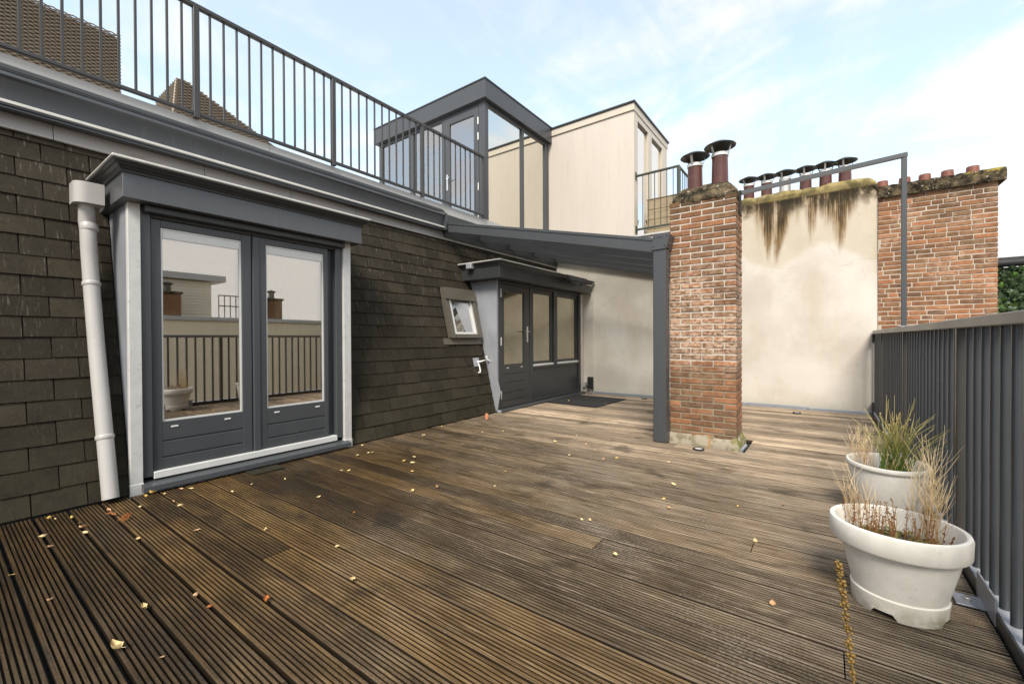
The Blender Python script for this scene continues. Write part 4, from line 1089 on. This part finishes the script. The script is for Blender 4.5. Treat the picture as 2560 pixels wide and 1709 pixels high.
def ivy_leaf(s):
    p = [(0, -.5), (.30, -.42), (.52, -.10), (.26, .05), (.0, .62), (-.26, .05), (-.52, -.10), (-.30, -.42)]
    mb = MB(); mb.v = [(a*s, -.012 if i % 2 else 0., b*s) for i, (a, b) in enumerate(p)] + [(0, -.018, -.05*s)]
    mb.f = [(i, (i+1) % 8, 8) for i in range(8)]
    return mb
lm = [[ivy_leaf(s).mesh('leaf', mt) for s in (.075, .095, .115)] for mt in ('ivy', 'ivydark')]
rest = MB()
for i in range(900):
    x = rng.uniform(1.9, 2.75) if i < 420 else rng.uniform(1.5, 8.8); z = rng.uniform(1.05, 2.12) if i < 300 else rng.uniform(-.26, 2.12); y = 10.0 - rng.uniform(0, .09)
    rot = (rng.uniform(-.75, .15), rng.uniform(2.4, 3.9), rng.uniform(-.7, .7))
    k = rng.random() < .38
    if i < 240:
        o = link('leaf', lm[0 if k else 1][rng.randint(0, 2)], ivy, (x, y, z)); o.rotation_euler = rot
    else:
        me = ivy_leaf(rng.choice((.08, .1, .12))); from mathutils import Euler
        M4 = Matrix.Translation((x, y, z)) @ Euler(rot).to_matrix().to_4x4(); b = len(rest.v)
        rest.v += [tuple(M4 @ Vector(p)) for p in me.v]; rest.f += [tuple(b+q for q in f) for f in me.f]
obj('leaves', rest, 'ivydark', ivy)['kind'] = 'stuff'

# ------------------------------------------------------------------ houses across the courtyard (seen in the door glass)
ow = thing('courtyard_wall', (7.2, 4, -4), 'cream rendered parapet wall across the courtyard seen in the door glass', 'wall')
obj('wall', MB().box(7.0, 7.3, -8, 16, -9, 1.62), 'oppwall', ow)
obj('coping', MB().cbox(6.94, 7.36, -8, 16, 1.622, 1.74, .012), 'capping', ow)
oh = thing('siding_house', (9, 2, 1.7), 'cream weatherboard house across the courtyard seen in the door glass', 'house')
for k in range(12):
    z0 = 1.76 + .09*k
    obj('siding_board', MB().prism([(7.62, -6, z0), (7.635, -6, z0+.088), (7.70, -6, z0+.088), (7.70, -6, z0)], (0, 11.25, 0)), 'siding', oh)
obj('wall', MB().box(7.70, 11, -6, 5.22, -9, 2.85), 'siding', oh)
obj('eave', MB().cbox(7.45, 11.2, -6.1, 5.60, 2.86, 3.05, .01), 'capping', oh)
for (y0, y1, lab) in ((3.75, 4.30, 'brown brick chimney before the weatherboard house in the glass reflection'), (6.55, 7.10, 'brown round topped chimney right of the weatherboard house in reflection')):
    oc = thing('far_chimney', (7.15, y0, 1.74), lab, 'chimney', 'chimneys across the courtyard')
    obj('stack', MB().cbox(7.0, 7.34, y0, y1, 1.742, 2.36, .01), 'brick', oc); obj('cap', MB().cbox(6.96, 7.38, y0-.04, y1+.04, 2.362, 2.43, .015), 'lichen', oc)
    obj('flue', MB().lathe([(.09, 2.43), (.085, 2.60), (.15, 2.66), (.001, 2.72)], 7.17, (y0+y1)/2, 16), 'cowl', oc, 40)
orl = thing('courtyard_railing', (7.3, 5.9, 1.74), 'dark roof railing beyond the weatherboard house in the reflection', 'railing')
m = MB()
for z in (2.1, 2.42): m.beam((7.2, 5.3, z), (7.2, 6.4, z), .03, .03)
obj('rail', m, 'greydark', orl)
for k in range(8): obj('baluster', MB().beam((7.2, 5.3+.157*k, 1.742), (7.2, 5.3+.157*k, 2.42), .02, .02), 'greydark', orl)

# ------------------------------------------------------------------ pots and dried plants
def spray(mb, base, n, h, spread, r=.0016, segs=4, branch=0, lean=(0, 0), curl=.25, rads=3):
    for i in range(n):
        a = rng.uniform(0, 2*math.pi); hh = h*rng.uniform(.6, 1.08); sp = spread*rng.uniform(.1, 1)
        bx, by, bz = base(); pts = []
        dx, dy = math.cos(a)*sp + lean[0], math.sin(a)*sp + lean[1]; cu = rng.uniform(-curl, curl)
        for k in range(segs+1):
            t = k/segs; w = math.sin(t*math.pi)*cu*h*.25
            pts.append((bx + dx*t*t + w*math.sin(a), by + dy*t*t - w*math.cos(a), bz + hh*t))
        mb.tube(pts, [r*(1-.6*k/segs) for k in range(segs+1)], rads, cap=False)
        for _ in range(branch):
            t = rng.uniform(.35, .9); k = int(t*segs); p = Vector(pts[k]); l = hh*rng.uniform(.15, .38); b = rng.uniform(0, 2*math.pi); e = rng.uniform(.25, .7)
            q = p + Vector((math.cos(b)*e*l*.6, math.sin(b)*e*l*.6, l*.55)); s = p + Vector((math.cos(b)*e*l, math.sin(b)*e*l, l*1.05))
            mb.tube([p, q, s], [r*.8, r*.7, r*.35], rads, cap=False)
PX, PY = .222, 2.255
p1 = thing('plant_pot', (PX, PY, 0), 'nearer of the two white plastic pots, with a deep rim and moss', 'plant pot', 'white plant pots by the fence')
AX, AY = 1.0, .93
body = MB().lathe([(.143, .0), (.145, .004), (.149, .070), (.143, .074), (.185, .252), (.180, .256)], PX+.006, PY, 64, AX, AY)
# drain notches at the foot: raise the lower ring where the feet leave the ground
nv_ = 64
for L in (0, 1):
    for jx in range(nv_):
        ang = (360*jx/nv_) % 90
        if 52 < ((360*jx/nv_ + 0) % 90) < 80:
            q = body.v[L*nv_+jx]; body.v[L*nv_+jx] = (q[0], q[1], .022)
obj('bowl', body, 'pot', p1, 35)
obj('rim', MB().lathe([(.182, .254), (.207, .250), (.211, .256), (.213, .318), (.209, .328), (.200, .331), (.194, .328), (.189, .318), (.170, .235)], PX, PY, 64, AX, AY), 'pot', p1, 35)
so_ = MB(); N = 26
so_.lathe([(.001, .250), (.06, .254), (.12, .250), (.160, .243), (.174, .238)], PX, PY, 40, AX, AY)
so_.v = [(x, y, z + .006*math.sin(x*60)*math.cos(y*55)) for x, y, z in so_.v]
obj('soil', so_, 'soil', p1, 60)
P2X, P2Y = .285, 3.32
p2 = thing('plant_pot', (P2X, P2Y, 0), 'farther of the two white plastic pots, with thin rolled rim and green rushes', 'plant pot', 'white plant pots by the fence')
obj('bowl', MB().lathe([(.001, .004), (.140, .0), (.145, .006), (.180, .30), (.178, .31)], P2X, P2Y, 56, 1, 1.18), 'pot', p2, 40)
obj('rim', MB().lathe([(.178, .300), (.188, .306), (.192, .318), (.187, .330), (.178, .332), (.172, .326), (.168, .20)], P2X, P2Y, 56, 1, 1.18), 'pot', p2, 50)
obj('soil', MB().lathe([(.001, .245), (.08, .25), (.172, .24)], P2X, P2Y, 30, 1, 1.18), 'soil', p2, 60)

def disc(cx, cy, r, z, ax=1, ay=1, x0=-9, x1=9, y0=-9, y1=9):
    def f():
        while True:
            a = rng.uniform(0, 2*math.pi); q = r*math.sqrt(rng.random()); x, y = cx+q*ax*math.cos(a), cy+q*ay*math.sin(a)
            if x0 <= x <= x1 and y0 <= y <= y1: return (x, y, z)
    return f
dc = thing('dried_plant', (PX, PY, .28), 'dry straw coloured plant stems with brown seed heads in the nearer white pot', 'plant')
m = MB(); spray(m, disc(PX, PY, .155, .243, 1, .93), 34, .20, .04, .0008, 4, 2)
spray(m, disc(PX-.11, PY+.06, .04, .24), 15, .27, .06, .0009, 5, 4, (-.03, .02)); spray(m, disc(PX+.08, PY+.09, .06, .24), 16, .32, .08, .0010, 5, 5, (.03, .05))
spray(m, disc(PX+.11, PY+.07, .03, .24), 13, .42, .06, .0011, 6, 7, (.0, .06))
obj('stems', m, 'straw', dc)['kind'] = 'stuff'
m = MB()
for i in range(42):
    b = disc(PX, PY, .158, .243, 1, .93)(); h = rng.uniform(.07, .16); l = (rng.uniform(-.015, .015), rng.uniform(-.015, .015))
    m.tube([b, (b[0]+l[0], b[1]+l[1], b[2]+h)], .0011, 4, cap=False)
    for k in range(12):
        t = rng.uniform(.15, 1); c = Vector((b[0]+l[0]*t + rng.uniform(-.005, .005), b[1]+l[1]*t + rng.uniform(-.005, .005), b[2]+h*t)); s = rng.uniform(.0018, .0034)
        m.quad(c+Vector((-s, 0, -s)), c+Vector((s, 0, -s*.4)), c+Vector((s*.6, .001, s)), c+Vector((-s*.7, 0, s*.8))); m.quad(c+Vector((0, -s, -s)), c+Vector((0, s, -s*.4)), c+Vector((0, s*.6, s)), c+Vector((0, -s*.7, s*.8)))
obj('seed_heads', m, 'seed', dc)['kind'] = 'stuff'
m = MB()
for i in range(700):
    b = disc(PX, PY, .160, .250, 1, .93)(); s = rng.uniform(.004, .011); a = rng.uniform(0, 6.28); c = Vector(b) + Vector((0, 0, rng.uniform(0, .012)))
    u = Vector((math.cos(a), math.sin(a), rng.uniform(-.3, .6)))*s; w = Vector((-math.sin(a), math.cos(a), rng.uniform(-.2, .4)))*s*.5
    m.quad(c-u, c+w, c+u, c-w)
obj('moss', m, 'moss', dc)['kind'] = 'stuff'
rs = thing('rush_plant', (P2X+.04, P2Y, .25), 'tuft of green and straw tipped rushes in the farther white pot', 'plant')
m = MB(); spray(m, disc(P2X+.035, P2Y-.02, .075, .245), 105, .36, .24, .0022, 6, 0, (0, 0), .18); spray(m, disc(P2X+.04, P2Y-.02, .05, .245), 18, .44, .10, .0016, 6, 1, (0, 0), .1)
obj('rushes', m, 'rush', rs)['kind'] = 'stuff'
m = MB(); spray(m, disc(P2X+.03, P2Y, .15, .245, 1, 1.1), 30, .24, .14, .0010, 5, 2)
for i in range(12):
    a = rng.uniform(0, 6.28); c = Vector((P2X+.04+math.cos(a)*rng.uniform(0, .13), P2Y+math.sin(a)*rng.uniform(0, .13), rng.uniform(.45, .62))); s = .004
    for (u, w) in (((s, 0, 0), (0, 0, s)), ((0, s, 0), (0, 0, s)), ((s, s, 0), (-s, s, s*.5))): u, w = Vector(u), Vector(w); m.quad(c-u, c-w, c+u, c+w)
obj('dry_blades', m, 'straw', rs)['kind'] = 'stuff'
dg_ = thing('dried_plant', (P2X-.12, P2Y, .25), 'low dry brown straw plant along the left edge of the farther white pot', 'plant')
m = MB(); spray(m, disc(P2X-.10, P2Y+.03, .07, .245, .8, 1.6), 30, .27, .06, .0010, 5, 4); 
obj('stems', m, 'straw', dg_)['kind'] = 'stuff'

# pot below the picture edge whose flower stalk rises into view
p3 = thing('low_pot', (.03, .98, 0), 'low white pot at the very bottom edge holding the dry ochre stalk', 'plant pot')
obj('bowl', MB().lathe([(.001, .003), (.07, .0), (.095, .16), (.10, .17), (.092, .17), (.085, .13), (.001, .13)], .03, .98, 32), 'pot', p3, 40)
fs = thing('flower_stalk', (.045, 1.05, .13), 'single ochre dried flower stalk rising blurred at the bottom right', 'flower stalk')
pts = [(.03, .98, .13), (.040, 1.04, .26), (.045, 1.085, .37), (.036, 1.10, .46), (.027, 1.10, .54), (.019, 1.10, .60)]
obj('stem', MB().tube(pts, [.003, .0028, .0024, .002, .0017, .0012], 6), 'stalk', fs, 60)
m = MB()
def path(t):
    f = t*(len(pts)-1); i = min(int(f), len(pts)-2); return Vector(pts[i]).lerp(Vector(pts[i+1]), f-i)
for i in range(110):
    t = .42 + .58*i/110; c = path(t); a = i*2.4; d = Vector((math.cos(a), math.sin(a), .35)); r0 = rng.uniform(.002, .0070)*(1.15 - .25*t)
    if math.sin(i*.55) < -.55: continue
    b = c + d*r0; s = rng.uniform(.0028, .0043)
    m.lathe([(.0004, b.z-s), (s*.8, b.z-s*.4), (s, b.z+s*.2), (s*.5, b.z+s*.9), (.0004, b.z+s)], b.x, b.y, 6)
obj('seed_capsules', m, 'stalk', fs, 60)['kind'] = 'stuff'

# ------------------------------------------------------------------ fallen leaves on the deck
LV = [(-3.49, .42, 1, .9)]
k1 = .38314; px = []
for (x, y, c, s) in ((325, 1147, 0, 1.2), (360, 1158, 1, .6), (467, 1145, 0, .8), (520, 1195, 2, 1), (537, 1222, 2, .9), (560, 1243, 1, 1), (275, 1268, 1, 1), (325, 1350, 2, .7), (710, 1115, 2, .9), (735, 1145, 3, 1.3), (825, 1165, 3, 1.3), (915, 1078, 1, .8), (1070, 1002, 1, .9), (950, 1008, 0, 1.1), (1000, 998, 0, 1.1), (1180, 970, 2, .9), (1245, 968, 1, .9), (1178, 1067, 1, 1), (1130, 1050, 2, .6), (900, 1297, 1, 1.1), (1285, 1240, 2, .8), (1735, 1240, 1, 1.1), (1515, 988, 1, .7), (1643, 940, 1, .7), (1725, 825, 0, 1.2), (1860, 900, 1, .9), (2230, 842, 1, 1), (2275, 855, 1, 1.1), (2080, 1023, 1, 1), (2310, 1115, 3, 1), (2200, 1333, 1, .8), (2330, 757, 1, .9)):
    px.append((x*k1, 850+y*k1, c, s))
for (x, y, c, s) in ((755, 975, 1, 1.5), (945, 700, 1, 1.2), (1275, 605, 2, 1), (1365, 680, 3, 1), (1735, 660, 3, 1.1), (2300, 520, 1, 1.1), (75, 487, 0, .8), (325, 650, 2, .6), (1055, 1022, 2, .5)):
    px.append((x*k1, 1250+y*k1, c, s))
k2 = 1200/2349
for (x, y, c, s) in ((10, 118, 0, 1.2), (60, 160, 1, 1), (40, 155, 1, .8), (205, 80, 3, .9), (255, 70, 2, 1), (310, 78, 1, 1), (400, 33, 0, 1.1), (265, 180, 1, 1), (258, 202, 1, 1.1), (215, 202, 0, .9), (335, 162, 2, .8), (255, 250, 0, .7), (375, 330, 2, 1), (255, 348, 1, .8), (660, 316, 1, .9), (712, 250, 1, 1), (955, 108, 1, 1.1), (1105, 112, 2, 1), (1025, 166, 1, 1), (1255, 180, 0, 1), (1190, 184, 2, .9), (1510, 162, 1, 1), (1510, 200, 1, 1), (1600, 192, 2, .7), (1795, 235, 1, 1.3), (1535, 317, 1, 1.2), (1485, 378, 0, 1.1), (1510, 430, 2, 1), (1850, 420, 0, .8), (1085, 478, 1, .9), (1125, 488, 1, .9), (1250, 660, 1, 1.2), (1935, 580, 1, 1.3), (2020, 900, 2, 1.1), (1060, 72, 1, 1), (550, 52, 0, .9), (600, 55, 2, 1), (500, 118, 2, .8), (610, 140, 2, .8), (700, 55, 1, .7), (1150, 142, 2, .8), (1335, 132, 1, .7), (2070, 415, 2, .9)):
    px.append((900+x*k2, 1050+y*k2, c, s))
k3 = .3316
for (x, y, c, s) in ((970, 1398, 0, 1), (1100, 1380, 0, 1), (1190, 1398, 2, .8), (1250, 1420, 0, 1), (600, 1500, 0, 1), (405, 1520, 1, 1), (1520, 1450, 2, 1), (1120, 1530, 2, 1), (650, 1498, 2, .7), (1510, 1482, 1, .7)):
    px.append((1100+x*k3, 540+y*k3, c, s))
cm = sc.camera.matrix_world
def to_deck(u, v):
    d = cm.to_3x3() @ Vector(((u-1280)/1074, -(v-854.5)/1074, -1)); t = (.006-1.06)/d.z
    return Vector((0, 0, 1.06)) + d*t
def leaf_mesh(cup, nm, mat):
    mb = MB(); rows = 6; W = .5
    for i in range(rows+1):
        t = i/rows; w = .42*math.sin(math.pi*min(1, t*.93+.05))**.8
        for jx in (-1, -.5, 0, .5, 1):
            mb.v.append((jx*w, t*1.25-.6, cup*(jx*jx*.55 + (t-.5)**2*1.2) + .02*math.sin(5*t+2*jx)))
    for i in range(rows):
        for jx in range(4): mb.f.append((5*i+jx, 5*i+jx+1, 5*i+6+jx, 5*i+5+jx))
    mb.tube([(0, -.6, cup*.3), (.03, -.85, cup*.3+.04), (.02, -1.05, cup*.3+.12)], [.025, .02, .015], 4)
    return mb.mesh(nm, mat, 60)
def needle_mesh():
    mb = MB()
    for i in range(12):
        a = rng.uniform(-.5, .5); y0 = rng.uniform(-.6, .1); mb.tube([(0, y0, .05), (math.sin(a)*.3, y0+.35, .12+rng.uniform(0, .2)), (math.sin(a)*.8, y0+.75, .15)], [.03, .025, .01], 4)
    return mb.mesh('fallen_leaf', MT['leafr'])
lmeshes = {c: [leaf_mesh(cu, 'fallen_leaf', mt) for cu in (.35, .9, -.6)] for c, mt in ((0, 'leafy'), (1, 'leafb'), (2, 'leaft'), (3, 'leafr'))}
ndl = needle_mesh()
LAB = {0: 'bright yellow fallen leaf lying on the wooden deck', 1: 'pale yellow curled fallen leaf lying on the wooden deck', 2: 'tan dried fallen leaf lying on the wooden deck', 3: 'rust red fallen leaf lying on the wooden deck'}
GRP = {0: 'bright yellow fallen leaves', 1: 'pale yellow fallen leaves', 2: 'tan fallen leaves', 3: 'rust red fallen leaves'}
COLN = {0: 'bright yellow fallen leaf', 1: 'pale curled fallen leaf', 2: 'tan fallen leaf', 3: 'rust red fallen leaf'}
def place(p):
    if p.y > 5.9 and p.x < -2.4: return 'near the black doormat'
    if p.x > -1.6 and p.y < 2.2: return 'left of the nearer white pot'
    if p.x > -1.05: return 'before the brick chimney'
    if p.x > -1.9: return 'before the pergola post' if p.y > 2.6 else 'on the middle of the deck'
    if p.x < -3.45 and p.y > 2.4: return 'along the slates near the far dormer'
    if p.y > 3.4: return 'between slates and pergola post'
    if p.x < -3.2 and p.y < .95: return 'at the foot of the drainpipe'
    if p.x < -3.1 and p.y < 2.6: return 'just below the double door sill'
    if p.y < 1.0: return 'in the near left deck corner'
    return 'on the open deck before the double doors'
made = []
for n, (u, v, c, s) in enumerate(px):
    p = to_deck(u, v)
    if p.x < -3.80: p.x = -3.79
    needle = c == 3 and 265 < u < 330
    me = ndl if needle else lmeshes[c][rng.randint(0, 2)]
    o = link('dry_sprig' if needle else 'fallen_leaf', me); sca = (.025 if not needle else .050)*s*rng.uniform(.65, 1.2); o.scale = (sca, sca, sca)
    o.location = (p.x, p.y, .003 + sca*.14 + (.016 if (-3.72 < p.x < -2.8 and 6.05 < p.y < 7.1) else 0)); o.rotation_euler = (rng.uniform(-.25, .25), rng.uniform(-.35, .35), rng.uniform(0, 6.28))
    made.append((o, 'rust red sprig of dry needles' if needle else COLN[c], place(p), u, v, 'sprig' if needle else 'leaf'))
buckets = {}
for m_ in made: buckets.setdefault((m_[1], m_[2]), []).append(m_)
for (what, where), L in buckets.items():
    L.sort(key=lambda q: q[3])
    ends = {1: [''], 2: ['left of two: ', 'right of two: '], 3: ['leftmost of three: ', 'middle of three: ', 'rightmost of three: ']}.get(len(L))
    far = max(L, key=lambda q: -q[4])[0]; near = max(L, key=lambda q: q[4])[0]
    for i_, (o, _, _, u, v, cat) in enumerate(L):
        if ends: lab = ends[i_] + what + ' ' + where
        elif i_ == 0: lab = 'leftmost ' + what + ' ' + where
        elif i_ == len(L)-1: lab = 'rightmost ' + what + ' ' + where
        elif o is near: lab = 'nearest ' + what + ' ' + where
        elif o is far: lab = 'farthest ' + what + ' ' + where
        else: lab = what + ' among several ' + where
        tag(o, lab, cat, 'fallen leaves ' + where if cat == 'leaf' else 'rust red sprigs by the drainpipe')
